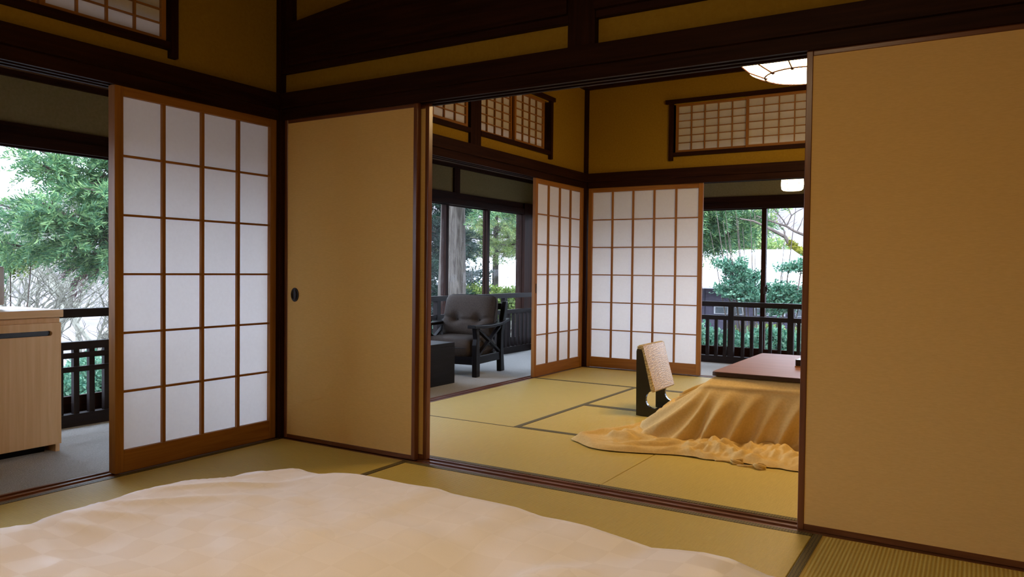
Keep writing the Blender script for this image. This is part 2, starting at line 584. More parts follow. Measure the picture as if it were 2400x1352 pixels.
# rail, side board and the cambered beam over the partition
mb = MB()
PART.box(mb, -0.002, 1.70, 1.937, 1.968, -0.025, 0.004)
PART.box(mb, 1.822, 3.62, 1.940, 1.968, -0.025, 0.004)
struct('trim_23', mb, 'dark_wood_x')
mb = MB()
PART.box(mb, -0.002, 0.077, 1.968, CEIL, -0.025, 0.002)
struct('trim_24', mb, 'dark_wood_z')
def cambered(u0, u1, n=16):
    top = []
    for i in range(n + 1):
        t = i / n
        u = u0 + (u1 - u0) * t
        top.append((u, 2.184 + 0.105 * (u - 0.077) - 0.012 * max(0.0, u - 0.9) ** 2))
    return [(u0, 1.968), (u1, 1.968)] + top[::-1]
for n, (a, b) in ((25, (0.077, 1.70)), (26, (1.822, 3.60))):
    mb = MB().prism(cambered(a, b), lambda u, z, t: PART.p(u, z, t), -0.025, 0.028)
    struct('trim_%d' % n, mb, 'dark_wood_x')

# ------------------------------------------------------------------ veranda outer walls
OUTL = WF('x', -1.42)
OUTF = WF('y', 5.12)
mb = MB()
OUTL.box(mb, -3.62, 5.12, 1.70, 1.965, 0.0, -0.06)
struct('wall_veranda_left', mb, 'plaster_olive')
mb = MB()
OUTF.box(mb, -1.42, 3.62, 1.70, 1.965, 0.0, -0.06)
struct('wall_veranda_far', mb, 'plaster_olive')
mb = MB()
OUTL.box(mb, -3.62, 5.12, 1.575, 1.635, 0.035, -0.075)
OUTL.box(mb, -3.62, 5.12, 1.635, 1.70, 0.015, -0.075)
OUTL.box(mb, -3.62, 5.12, 1.95, 1.99, 0.03, -0.06)
struct('trim_27', mb, 'dark_wood_y')
mb = MB()
OUTF.box(mb, -1.42, 3.62, 1.575, 1.635, 0.035, -0.075)
OUTF.box(mb, -1.42, 3.62, 1.635, 1.70, 0.015, -0.075)
OUTF.box(mb, -1.42, 3.62, 1.95, 1.99, 0.03, -0.06)
struct('trim_28', mb, 'dark_wood_x')
mb = MB()
OUTL.box(mb, -3.62, 5.12, -0.12, 0.045, 0.03, -0.075)
struct('trim_29', mb, 'dark_wood_y')
mb = MB()
OUTF.box(mb, -1.42, 3.62, -0.12, 0.045, 0.03, -0.075)
struct('trim_30', mb, 'dark_wood_x')
post(31, -1.50, -1.395, 3.505, 3.60, 1.70, 1.965)
post(32, -1.50, -1.38, 4.90, 5.20, -0.1, 1.70)
post(33, -1.50, -1.395, 0.75, 0.85, 1.70, 1.965)
# sloping veranda ceilings under a lean-to roof, and wide flat eaves outside
SIX = ((0, 1, 2, 3), (7, 6, 5, 4), (0, 4, 5, 1), (1, 5, 6, 2), (2, 6, 7, 3), (3, 7, 4, 0))
def slab(name, q, t):
    mb = MB().add(list(q) + [(a, b, c + t) for a, b, c in q], SIX)
    struct(name, mb, 'ceiling_board')
slab('ceiling_veranda_left', [(-1.48, -3.72, 1.985), (-1.48, 5.18, 1.985), (-0.11, 3.81, 1.985), (-0.11, -3.72, 1.985)], 0.07)
slab('ceiling_veranda_far', [(-1.48, 5.18, 1.985), (3.72, 5.18, 1.985), (3.72, 3.81, 1.985), (-0.11, 3.81, 1.985)], 0.07)
slab('ceiling_eave_left', [(-2.10, -3.9, 1.88), (-2.10, 5.80, 1.88), (-1.48, 5.18, 1.985), (-1.48, -3.9, 1.985)], 0.07)
slab('ceiling_eave_far', [(-2.10, 5.80, 1.88), (3.9, 5.80, 1.88), (3.9, 5.18, 1.985), (-1.48, 5.18, 1.985)], 0.07)
# lean-to roof over the verandas, closing the space behind the high windows
slab('roof_left', [(-2.12, -3.9, 2.00), (-2.12, 5.82, 2.00), (-0.11, 3.81, 2.62), (-0.11, -3.9, 2.62)], 0.05)
slab('roof_far', [(-2.12, 5.82, 2.00), (3.9, 5.82, 2.00), (3.9, 3.81, 2.62), (-0.11, 3.81, 2.62)], 0.05)

# outer sliding sashes
WIN = [0]
def sash(wf, u0, u1, track, latch=None):
    WIN[0] += 1
    z0, z1 = 0.045, 1.585
    root = empty('window_%d' % WIN[0], wf.p((u0 + u1) / 2, z0, track))
    tag(root, kind='structure')
    lo = wf.long()
    sw = 0.046
    for a, b in ((u0, u0 + sw), (u1 - sw, u1)):
        mb = MB(); wf.box(mb, a, b, z0, z1, track - 0.014, track + 0.014)
        obj('stile', mb, 'dark_wood_z', root)
    mb = MB(); wf.box(mb, u0 + sw, u1 - sw, z0, z0 + 0.09, track - 0.012, track + 0.012)
    obj('bottom_rail', mb, 'dark_wood_' + lo, root)
    mb = MB(); wf.box(mb, u0 + sw, u1 - sw, z1 - 0.02, z1, track - 0.012, track + 0.012)
    obj('top_rail', mb, 'dark_wood_' + lo, root)
    mb = MB()
    pts = [wf.p(a, b, track) for a, b in ((u0 + sw, z0 + 0.09), (u1 - sw, z0 + 0.09), (u1 - sw, z1 - 0.02), (u0 + sw, z1 - 0.02))]
    mb.add(pts, ((0, 1, 2, 3),))
    obj('glass_pane', mb, 'window_glass', root)
    if latch is not None:
        mb = MB()
        wf.box(mb, latch - 0.012, latch + 0.012, 0.70, 0.775, track + 0.014, track + 0.03)
        wf.box(mb, latch - 0.006, latch + 0.026, 0.745, 0.765, track + 0.03, track + 0.042)
        wf.box(mb, latch + 0.012, latch + 0.026, 0.725, 0.79, track + 0.03, track + 0.042)
        obj('latch', mb, 'black_metal', root)
LM = [-3.60, -2.60, -1.75, -0.90, -0.05, 0.80, 1.70, 2.60, 3.42, 4.18, 4.92]
for i in range(len(LM) - 1):
    sash(OUTL, LM[i] - 0.022, LM[i + 1] + 0.022, -0.012 if i % 2 else -0.046)
FM = [-1.36, -0.45, 0.43, 1.31, 2.19, 3.05, 3.60]
for i in range(len(FM) - 1):
    sash(OUTF, FM[i] - 0.022, FM[i + 1] + 0.022, -0.012 if i % 2 else -0.046, latch=1.335 if i == 3 else None)

# ------------------------------------------------------------------ transom windows (small lattice screens high in the walls)
def lattice_sash(root, wf, u0, u1, z0, z1, cols, rows, d, frame=0.022, bar=0.008, us=None):
    """one small sliding paper sash; u0..u1, z0..z1 is the paper opening"""
    lo = wf.long()
    for a, b in ((u0 - frame, u0), (u1, u1 + frame)):
        mb = MB(); wf.box(mb, a, b, z0 - frame, z1 + frame, d - 0.010, d + 0.010)
        obj('sash_stile', mb, 'cedar_z', root)
    for a, b in ((z0 - frame, z0), (z1, z1 + frame)):
        mb = MB(); wf.box(mb, u0, u1, a, b, d - 0.010, d + 0.010)
        obj('sash_rail', mb, 'cedar_' + lo, root)
    ul = us or [u0 + (u1 - u0) * i / cols for i in range(cols + 1)]
    zl = [z0 + (z1 - z0) * i / rows for i in range(rows + 1)]
    for u in ul[1:-1]:
        mb = MB(); wf.box(mb, u - bar / 2, u + bar / 2, z0, z1, d - 0.006, d + 0.009)
        obj('lattice_bar', mb, 'cedar_z', root)
    for z in zl[1:-1]:
        mb = MB(); wf.box(mb, u0, u1, z - bar * 0.38, z + bar * 0.38, d - 0.006, d + 0.008)
        obj('lattice_bar', mb, 'cedar_' + lo, root)
    for i in range(len(ul) - 1):
        for j in range(rows):
            mb = MB()
            mb.add([wf.p(a, b, d - 0.007) for a, b in ((ul[i], zl[j]), (ul[i + 1], zl[j]), (ul[i + 1], zl[j + 1]), (ul[i], zl[j + 1]))], ((0, 1, 2, 3),))
            obj('paper_pane', mb, 'shoji_paper', root)

def transom(wf, u0, u1, zb, zt, dwall, horn0, horn1, sashes, jambs=(True, True), label=None):
    """u0..u1: inner faces of the jambs; zb: bottom rail underside; zt: top rail top"""
    WIN[0] += 1
    root = empty('window_%d' % WIN[0], wf.p((u0 + u1) / 2, zb, dwall))
    tag(root, label, kind='structure')
    lo = wf.long()
    f = dwall + 0.030
    b = dwall - 0.05
    for flag, a, c in ((jambs[0], u0 - 0.036, u0), (jambs[1], u1, u1 + 0.036)):
        if flag:
            mb = MB(); wf.box(mb, a, c, zb - 0.035, zt, b, f)
            obj('jamb', mb, 'dark_wood_z', root)
    mb = MB(); wf.box(mb, u0, u1, zb, zb + 0.034, b, f - 0.004)
    obj('bottom_rail', mb, 'dark_wood_' + lo, root)
    mb = MB(); wf.box(mb, u0 - horn0, u1 + horn1, zt - 0.034, zt, b, f + 0.004)
    obj('top_rail', mb, 'dark_wood_' + lo, root)
    for (a, c, z0, z1, cols, rows, d) in sashes:
        lattice_sash(root, wf, a, c, z0, z1, cols, rows, dwall + d)
    return root

transom(LEFT, -1.86, -0.648, 1.905, 2.40, -0.035, 0.07, 0.07,
        [(-1.19, -0.684, 1.956, 2.33, 4, 6, 0.0), (-1.80, -1.226, 1.956, 2.33, 4, 6, -0.022)],
        label='high paper lattice window in the bedroom wall over the left screen')
transom(LEFT, 1.913, 2.993, 1.915, 2.415, -0.035, 0.0, 0.07,
        [(1.94, 2.388, 1.968, 2.345, 4, 6, -0.022), (2.44, 2.885, 1.968, 2.345, 4, 6, 0.0)], jambs=(False, True),
        label='high paper lattice window right of the post, above the armchair')
transom(LEFT, 0.66, 1.775, 1.915, 2.415, -0.035, 0.07, 0.0,
        [(0.70, 1.18, 1.972, 2.345, 4, 6, -0.022), (1.215, 1.735, 1.972, 2.345, 4, 6, 0.0)], jambs=(True, False),
        label='high paper lattice window left of the post, cut by the lintel')
transom(FAR, 0.834, 2.15, 1.938, 2.44, -0.012, 0.07, 0.07,
        [(0.870, 1.466, 1.996, 2.382, 5, 6, -0.022), (1.491, 2.11, 1.996, 2.382, 5, 6, 0.0)],
        label='long high paper lattice window in the far ochre wall')

# ------------------------------------------------------------------ railings
def railing(name, label, wf, u0, u1, posts, extra=(), off=0.0, zt=0.62):
    lo = wf.long()
    root = empty(name, wf.p((u0 + u1) / 2, -0.02, 0))
    tag(root, label, 'railing', 'dark wooden veranda railings')
    def rail(nm, z0, z1, d0, d1):
        mb = MB(); wf.box(mb, u0, u1, z0, z1, d0, d1)
        obj(nm, mb, 'rail_wood_' + lo, root)
    rail('top_rail', zt - 0.05, zt, -0.035, 0.025)
    rail('middle_rail', 0.425, 0.470, -0.024, 0.016)
    rail('base_rail', -0.02, 0.052, -0.035, 0.025)
    for z0, z1 in extra:
        rail('inner_rail', z0, z1, 0.012, 0.034)
    for u in posts:
        mb = MB(); wf.box(mb, u - 0.029, u + 0.029, -0.02, zt - 0.05, -0.030, 0.020)
        obj('post', mb, 'rail_wood_z', root)
    k = math.ceil((u0 - off) / 0.0905)
    proto = None
    while True:
        u = off + k * 0.0905
        k += 1
        if u > u1 - 0.02:
            break
        if u < u0 + 0.02 or any(abs(u - q) < 0.05 for q in posts):
            continue
        if proto is None:
            mb = MB()
            wf.box(mb, u - 0.016, u + 0.016, 0.052, 0.425, -0.016, 0.012)
            proto = obj('baluster', mb, 'rail_wood_z', root)
            up = u
        else:
            c = proto.copy(); COL.objects.link(c)
            a = wf.p(u, 0, 0); b = wf.p(up, 0, 0)
            c.location = (a[0] - b[0], a[1] - b[1], 0)
    return root
RL = WF('x', -1.30)
RF = WF('y', 5.0)
railing('veranda_railing', 'dark railing behind the pale wooden cabinet, with two extra rails', RL, -3.55, 0.06,
        [-3.5, -2.3, -1.15, 0.03], extra=((0.378, 0.408), (0.298, 0.328)), off=-0.376, zt=0.662)
railing('veranda_railing', 'dark railing of close balusters behind the grey armchair', RL, 0.07, 4.955,
        [0.6, 1.85, 3.105, 4.34], off=4.44, zt=0.652)
railing('veranda_railing', 'dark railing across the far window behind the low table', RF, -1.26, 3.58,
        [-0.73, -0.14, 0.44, 1.03, 1.615, 2.2, 2.78, 3.36], off=1.148, zt=0.612)

# ------------------------------------------------------------------ sliding paper screens
def shoji(label, wf, u0, u1, cols, d, group='sliding paper screens', us=None, pull=None, deep=0.015):
    root = empty('shoji_screen', wf.p((u0 + u1) / 2, 0.0, d))
    tag(root, label, 'screen', group)
    lo = wf.long()
    z0, z1 = 0.003, 1.699
    pz0, pz1 = 0.100, 1.655
    st = 0.040
    t = 0.015
    for a, b in ((u0, u0 + st), (u1 - st, u1)):
        mb = MB(); wf.box(mb, a, b, z0, z1, d - deep, d + t)
        s = obj('stile', mb, 'cedar_z', root, bevel=0.002, seg=1)
    mb = MB(); wf.box(mb, u0 + st, u1 - st, z0, pz0, d - t + .002, d + t - .002)
    obj('bottom_rail', mb, 'cedar_' + lo, root, bevel=0.002, seg=1)
    mb = MB(); wf.box(mb, u0 + st, u1 - st, pz1, z1, d - t + .002, d + t - .002)
    obj('top_rail', mb, 'cedar_' + lo, root, bevel=0.002, seg=1)
    a, b = u0 + st, u1 - st
    ul = us or [a + (b - a) * i / cols for i in range(cols + 1)]
    zl = [pz0 + (pz1 - pz0) * j / 6 for j in range(7)]
    for u in ul[1:-1]:
        mb = MB(); wf.box(mb, u - 0.008, u + 0.008, pz0, pz1, d - 0.006, d + 0.010)
        obj('lattice_bar', mb, 'cedar_z', root)
    for z in zl[1:-1]:
        mb = MB(); wf.box(mb, a, b, z - 0.0048, z + 0.0048, d - 0.006, d + 0.008)
        obj('lattice_bar', mb, 'cedar_' + lo, root)
    for i in range(len(ul) - 1):
        for j in range(6):
            mb = MB().add([wf.p(p, q, d - 0.0068) for p, q in
                           ((ul[i], zl[j]), (ul[i + 1], zl[j]), (ul[i + 1], zl[j + 1]), (ul[i], zl[j + 1]))], ((0, 1, 2, 3),))
            obj('paper_pane', mb, 'shoji_paper', root)
    if pull is not None:
        mb = MB(); wf.box(mb, pull - 0.006, pull + 0.006, 0.72, 0.80, d + t - 0.001, d + t + 0.002)
        obj('finger_pull', mb, 'black_lacquer', root)
    return root
shoji('large four-column paper screen beside the pale cabinet, nearest the camera', LEFT, -0.902, -0.012, 4, -0.045,
      us=[-0.862, -0.665, -0.459, -0.250, -0.050], deep=0.034)
shoji('four-column paper screen at the right of the armchair', LEFT, 2.78, 3.70, 4, -0.045, pull=2.80)
shoji('five-column paper screen in the far wall behind the legless chair', FAR, 0.0, 1.105, 5, -0.035)

def fusuma(label, u0, u1, d, pull=None):
    root = empty('fusuma_panel', PART.p((u0 + u1) / 2, 0.0, d))
    tag(root, label, 'sliding door', 'plain paper sliding doors')
    z0, z1 = 0.002, 1.700
    t = 0.012
    fr = 0.022
    for a, b in ((u0, u0 + fr), (u1 - fr, u1)):
        mb = MB(); PART.box(mb, a, b, z0, z1, d - t - 0.003, d + t + 0.003)
        obj('stile', mb, 'red_wood_z', root, bevel=0.002, seg=1)
    for a, b in ((z0, z0 + fr), (z1 - fr, z1)):
        mb = MB(); PART.box(mb, u0 + fr, u1 - fr, a, b, d - t - 0.002, d + t + 0.002)
        obj('frame_rail', mb, 'red_wood_x', root, bevel=0.002, seg=1)
    mb = MB(); PART.box(mb, u0 + fr, u1 - fr, z0 + fr, z1 - fr, d - t, d + t)
    obj('paper_face', mb, 'fusuma_paper', root)
    if pull is not None:
        mb = MB(); n = 28
        # dished oval ring
        rings = [(1.0, 0.000), (1.0, 0.004), (0.86, 0.005), (0.78, 0.0015), (0.0, 0.0012)]
        vv = []; ff = []
        for r, h in rings:
            for k in range(n):
                tt = 2 * math.pi * k / n
                vv.append(PART.p(pull + 0.028 * r * math.cos(tt), 0.771 + 0.037 * r * math.sin(tt), d + t + h))
        for i in range(len(rings) - 1):
            for k in range(n):
                k2 = (k + 1) % n
                ff.append((i * n + k, i * n + k2, (i + 1) * n + k2, (i + 1) * n + k))
        mb.add(vv, ff)
        obj('finger_pull', mb, 'black_lacquer', root, smooth=True)
    return root
fusuma('cream paper sliding door with black oval pull beside the corner post', -0.020 + 0.02, 0.893, -0.032, pull=0.079)
fusuma('sliding door slid behind the one with the oval pull, only its edge showing', 0.035, 0.930, -0.075)
fusuma('wide cream paper sliding door at the right edge, no pull', 2.632, 3.545, -0.032)

# ------------------------------------------------------------------ lamps
def bowl_lamp(label, c, R, glow, cord_top, kinds):
    """c = centre of the flat bottom"""
    root = empty('pendant_lamp', c)
    tag(root, label, 'lamp', kinds)
    k = R / 0.37
    prof = [(0.002, 0.0), (0.205 * k, 0.0), (0.222 * k, 0.006), (0.30 * k, 0.040), (0.35 * k, 0.085), (0.37 * k, 0.125),
            (0.37 * k, 0.150), (0.30 * k, 0.235), (0.10 * k, 0.262), (0.002, 0.262)]
    obj('shade', MB().lathe(prof[:7], c, 48), glow, root, smooth=True)
    obj('added_top_cover', MB().lathe(prof[6:], c, 48), 'cedar_z', root, smooth=True)  # unseen opaque top, added to keep lamp light off the upper walls
    for i in range(10):
        a = 2 * math.pi * (i + 0.35) / 10
        pts = [(c[0] + (r + 0.003) * math.cos(a), c[1] + (r + 0.003) * math.sin(a), c[2] + z - 0.002) for r, z in prof[1:7]]
        obj('rib', MB().tube(pts, 0.005, 5), 'dark_wood_z', root)
        obj('foot', MB().lathe([(0.001, -0.010), (0.008, -0.008), (0.010, -0.001), (0.001, 0.0)],
                               (c[0] + 0.205 * k * math.cos(a), c[1] + 0.205 * k * math.sin(a), c[2] - 0.001), 8), 'dark_wood_z', root)
    for r, z in ((0.213 * k, -0.001), (0.374 * k, 0.125)):
        ring = [(c[0] + r * math.cos(2 * math.pi * i / 40), c[1] + r * math.sin(2 * math.pi * i / 40), c[2] + z) for i in range(41)]
        obj('ring', MB().tube(ring, 0.005, 5, cap=False), 'dark_wood_z', root)
    obj('cap', MB().lathe([(0.001, 0.258), (0.11 * k, 0.262), (0.09 * k, 0.29), (0.02, 0.30), (0.001, 0.30)], c, 24), 'dark_wood_z', root)
    obj('cord', MB().tube([(c[0], c[1], c[2] + 0.29), (c[0], c[1], cord_top)], 0.006, 6), 'black_lacquer', root)
    return root
bowl_lamp('glowing ribbed bowl lamp hanging over the low table', (2.265, 1.90, 2.075), 0.37, 'lamp_glow_living', CEIL, 'ribbed bowl lamps')
bowl_lamp('ribbed bowl lamp hanging over the bed, above the frame', (2.45, -2.30, 1.95), 0.34, 'lamp_glow_bedroom', CEIL, 'ribbed bowl lamps')

def drum_lamp(c):
    root = empty('veranda_lamp', c)
    tag(root, 'small glowing drum lamp in a wire cage on the far veranda', 'lamp')
    prof = [(0.001, 0.0), (0.080, 0.0), (0.092, 0.012), (0.097, 0.055), (0.094, 0.100), (0.082, 0.115), (0.001, 0.115)]
    obj('shade', MB().lathe(prof, c, 32), 'lamp_glow_veranda', root, smooth=True)
    for i in range(6):
        a = 2 * math.pi * (i + 0.25) / 6
        obj('cage_wire', MB().tube([(c[0] + (r + 0.003) * math.cos(a), c[1] + (r + 0.003) * math.sin(a), c[2] + z) for r, z in prof[1:6]], 0.002, 5), 'black_metal', root)
    for r, z in ((0.084, 0.002), (0.101, 0.055), (0.097, 0.10)):
        ring = [(c[0] + r * math.cos(2 * math.pi * i / 32), c[1] + r * math.sin(2 * math.pi * i / 32), c[2] + z) for i in range(33)]
        obj('cage_ring', MB().tube(ring, 0.002, 5, cap=False), 'black_metal', root)
    obj('mount', MB().lathe([(0.001, 0.115), (0.085, 0.115), (0.085, 0.15), (0.02, 0.16), (0.012, 0.17), (0.012, 0.32), (0.001, 0.32)], c, 20), 'dark_wood_z', root)
drum_lamp((1.722, 4.40, 1.665))

# ------------------------------------------------------------------ pale cabinet on the veranda
def cabinet():
    root = empty('storage_cabinet', (-0.98, -1.45, -0.02))
    tag(root, 'pale maple cabinet with a long slot handle, on the veranda', 'cabinet')
    x0, xf, y0, y1 = -1.22, -0.757, -2.15, -0.752
    obj('body', MB().box(x0, xf, y0, y1, 0.02, 0.652), 'maple_z', root)
    obj('top', MB().box(x0 - 0.0, -0.735, y0 - 0.01, y1 + 0.008, 0.655, 0.692), 'maple_y', root, bevel=0.003)
    obj('plinth', MB().box(x0 + 0.03, xf - 0.05, y0 + 0.03, y1 - 0.05, -0.02, 0.02), 'black_wood_y', root)
    obj('side_foot', MB().box(x0, xf - 0.004, y1 - 0.02, y1, -0.02, 0.02), 'maple_z', root)
    # drawer fronts with a routed slot: two doors
    for ya, yb in ((-1.45, -0.754), (-2.148, -1.454)):
        zc, r = 0.5765, 0.0125
        mb = MB()
        f0, f1 = xf, -0.740
        mb.box(f0, f1, ya, yb, 0.022, zc - r)
        mb.box(f0, f1, ya, yb, zc + r, 0.628)
        ye = yb - 0.055
        arc = [(ye + r * math.cos(t), zc + r * math.sin(t)) for t in [math.pi / 2 - math.pi * i / 10 for i in range(11)]]
        poly = [(yb, zc + r), *arc, (yb, zc - r)]
        mb.prism(poly, lambda a, b, t: (t, a, b), f0, f1)
        dd = obj('door', mb, 'maple_z', root)
        obj('slot_recess', MB().box(f0 + 0.0005, f0 + 0.002, ya + 0.02, yb - 0.045, zc - r, zc + r), 'black_lacquer', dd)
    return root
cabinet()

def appliance():
    root = empty('small_appliance', (-1.05, -1.10, 0.692))
    tag(root, 'pale grey upright appliance on the cabinet, at the left frame edge', 'appliance')
    obj('body', MB().box(-1.14, -0.96, -1.30, -0.907, 0.712, 0.905), 'pale_plastic', root, bevel=0.012, seg=3)
    obj('foot_plate', MB().box(-1.12, -0.98, -1.28, -0.93, 0.692, 0.712), 'black_lacquer', root)
appliance()

# ------------------------------------------------------------------ black block table
def block_table():
    root = empty('side_table', (-0.77, 1.87, -0.02))
    tag(root, 'black wooden block table in front of the armchair', 'table')
    x0, x1, y0, y1 = -1.06, -0.488, 1.46, 2.266
    obj('top', MB().box(x0, x1, y0, y1, 0.285, 0.316), 'black_wood_y', root, bevel=0.003)
    for a, b in ((x0, x0 + 0.03), (x1 - 0.03, x1)):
        obj('side_panel', MB().box(a, b, y0, y1, -0.02, 0.285), 'black_wood_y', root)
    for a, b in ((y0, y0 + 0.03), (y1 - 0.03, y1)):
        obj('end_panel', MB().box(x0 + 0.03, x1 - 0.03, a, b, -0.02, 0.285), 'black_wood_x', root)
block_table()

# ------------------------------------------------------------------ armchair
def pillow(w, h, t, n=22, tufts=(), crease=None, sq=5.0, sag=0.0):
    """cushion in local coordinates: x across, z up, y thickness (front is -y)"""
    mb = MB()
    def half(u, v):
        a = abs(u) ** sq; b = abs(v) ** sq
        return max(0.0, (1 - a) * (1 - b)) ** 0.42
    idx = {}
    for side in (-1, 1):
        for i in range(n + 1):
            for j in range(n + 1):
                u = -1 + 2 * i / n; v = -1 + 2 * j / n
                # rounded outline
                k = 1 - 0.05 * (u * u * v * v) ** 1.5
                x = u * w / 2 * k; z = v * h / 2 * k
                e = half(u, v)
                th = t / 2 * e
                if side == -1:
                    for tu, tv, dep, rad in tufts:
                        r2 = ((x - tu) ** 2 + (z - tv) ** 2) / rad ** 2
                        th -= dep * math.exp(-r2) * e
                    if crease:
                        cz = crease[0] + crease[3] * (x / (w / 2)) ** 2
                        th -= crease[1] * math.exp(-((z - cz) / crease[2]) ** 2) * e
                if (side == 1) and (i in (0, n) or j in (0, n)):
                    continue
                idx[(side, i, j)] = len(mb.v)
                mb.v.append((x, side * th, z + sag * u * u))
    def g(s, i, j):
        return idx.get((s, i, j), idx.get((-1, i, j)))
    for s in (-1, 1):
        for i in range(n):
            for j in range(n):
                q = (g(s, i, j), g(s, i + 1, j), g(s, i + 1, j + 1), g(s, i, j + 1))
                mb.f.append(q if s == -1 else q[::-1])
    return mb

def outline_tube(w, h, r, n=64):
    pts = []
    for i in range(n + 1):
        t = 2 * math.pi * i / n
        c, s = math.cos(t), math.sin(t)
        e = 0.28
        pts.append((w / 2 * math.copysign(abs(c) ** e, c) * 0.985, 0, h / 2 * math.copysign(abs(s) ** e, s) * 0.985))
    return MB().tube(pts, r, 6, cap=False)

def place(mb, M):
    mb.v = [tuple(M @ Vector(p)) for p in mb.v]
    return mb

def armchair():
    # local frame: origin under the chair's centre, x to its left as seen by the sitter's front viewer, -y is the front
    W = 0.62; D = 0.52
    root = empty('armchair', (-0.845, 2.86, -0.02), math.radians(-6.5) * -1)
    tag(root, 'black wooden armchair with grey-brown button cushions, on the veranda', 'armchair')
    hw = W / 2
    for s in (1, -1):
        xo, xi = s * hw, s * (hw - 0.045)
        # front leg: shaped post
        poly = [(-0.285, 0.0), (-0.215, 0.0), (-0.218, 0.20), (-0.232, 0.30), (-0.228, 0.36), (-0.235, 0.425), (-0.292, 0.425), (-0.272, 0.33), (-0.288, 0.28)]
        obj('front_leg', MB().prism(poly, lambda a, b, t: (t, a, b), min(xo, xi), max(xo, xi)), 'black_wood_z', root, local=True, bevel=0.004, seg=1)
        # back leg: raked foot, leaning post
        poly = [(0.205, 0.0), (0.285, 0.0), (0.262, 0.17), (0.262, 0.34), (0.35, 0.64), (0.30, 0.64), (0.205, 0.36), (0.196, 0.17)]
        obj('back_leg', MB().prism(poly, lambda a, b, t: (t, a, b), min(xo, xi), max(xo, xi)), 'black_wood_z', root, local=True, bevel=0.004, seg=1)
        # scooped armrest
        top = []; bot = []
        for i in range(15):
            t = i / 14
            y = -0.345 + 0.70 * t
            z = 0.440 - 0.010 * math.sin(math.pi * min(1, t * 1.2)) + 0.030 * max(0, t - 0.75) / 0.25 * 1.0
            top.append((y, z + 0.014)); bot.append((y, z - 0.012))
        a, b = (hw - 0.062, hw + 0.018) if s == 1 else (-hw - 0.018, -hw + 0.062)
        obj('armrest', MB().prism(bot + top[::-1], lambda p, q, t: (t, p, q), a, b), 'black_wood_y', root, local=True, bevel=0.004, seg=1)
        # X brace and side rail
        xm = s * (hw - 0.022)
        obj('cross_brace', MB().bar((xm, -0.225, 0.415), (xm, 0.205, 0.185), 0.020, 0.034, (1, 0, 0)), 'black_wood_y', root, local=True)
        obj('cross_brace', MB().bar((xm, -0.225, 0.185), (xm, 0.215, 0.415), 0.018, 0.034, (1, 0, 0)), 'black_wood_y', root, local=True)
        obj('side_rail', MB().box(s * (hw - 0.008), s * (hw - 0.040), -0.22, 0.215, 0.110, 0.180), 'black_wood_y', root, local=True, bevel=0.003, seg=1)
    obj('front_rail', MB().box(-hw + 0.04, hw - 0.04, -0.275, -0.245, 0.105, 0.175), 'black_wood_x', root, local=True)
    obj('back_rail', MB().box(-hw + 0.04, hw - 0.04, 0.215, 0.245, 0.110, 0.175), 'black_wood_x', root, local=True)
    obj('top_back_rail', MB().box(-hw + 0.04, hw - 0.04, 0.305, 0.34, 0.565, 0.62), 'black_wood_x', root, local=True)
    for i in range(5):
        x = -0.2 + 0.1 * i
        obj('back_slat', MB().bar((x, 0.232, 0.17), (x, 0.322, 0.57), 0.03, 0.014, (0, 1, 0)), 'black_wood_z', root, local=True)
    # seat cushion (thick, overhanging the rail)
    seat = pillow(W - 0.10, 0.54, 0.185, 20, sq=7.0)
    place(seat, Matrix.Translation((0, -0.035, 0.245)) @ Matrix.Rotation(math.radians(-90), 4, 'X') @ Matrix.Rotation(math.pi, 4, 'Z'))
    sc_ = obj('seat_cushion', seat, 'cushion_fabric', root, local=True, smooth=True)
    pp = outline_tube(W - 0.10, 0.54, 0.006)
    place(pp, Matrix.Translation((0, -0.035, 0.250)) @ Matrix.Rotation(math.radians(-90), 4, 'X'))
    obj('piping', pp, 'piping', sc_, local=True)
    # back cushion with two tufts joined by a crease
    Mb = Matrix.Translation((0.0, 0.175, 0.500)) @ Matrix.Rotation(math.radians(-15), 4, 'X')
    back = pillow(W - 0.085, 0.40, 0.17, 40, tufts=((-0.115, -0.035, 0.045, 0.045), (0.115, -0.035, 0.045, 0.045)), crease=(-0.05, 0.022, 0.014, 0.04), sq=5.0)
    bc = obj('back_cushion', place(back, Mb), 'cushion_fabric', root, local=True, smooth=True)
    pp = outline_tube(W - 0.085, 0.40, 0.006)
    obj('piping', place(pp, Mb @ Matrix.Translation((0, -0.02, 0))), 'piping', bc, local=True)
    for s in (-1, 1):
        bt = MB().lathe([(0.001, 0.008), (0.008, 0.006), (0.011, 0.0), (0.001, -0.002)], (0, 0, 0), 12)
        obj('button', place(bt, Mb @ Matrix.Translation((0.115 * s, -0.022, -0.035)) @ Matrix.Rotation(math.radians(90), 4, 'X')), 'piping', bc, local=True, smooth=True)
armchair()

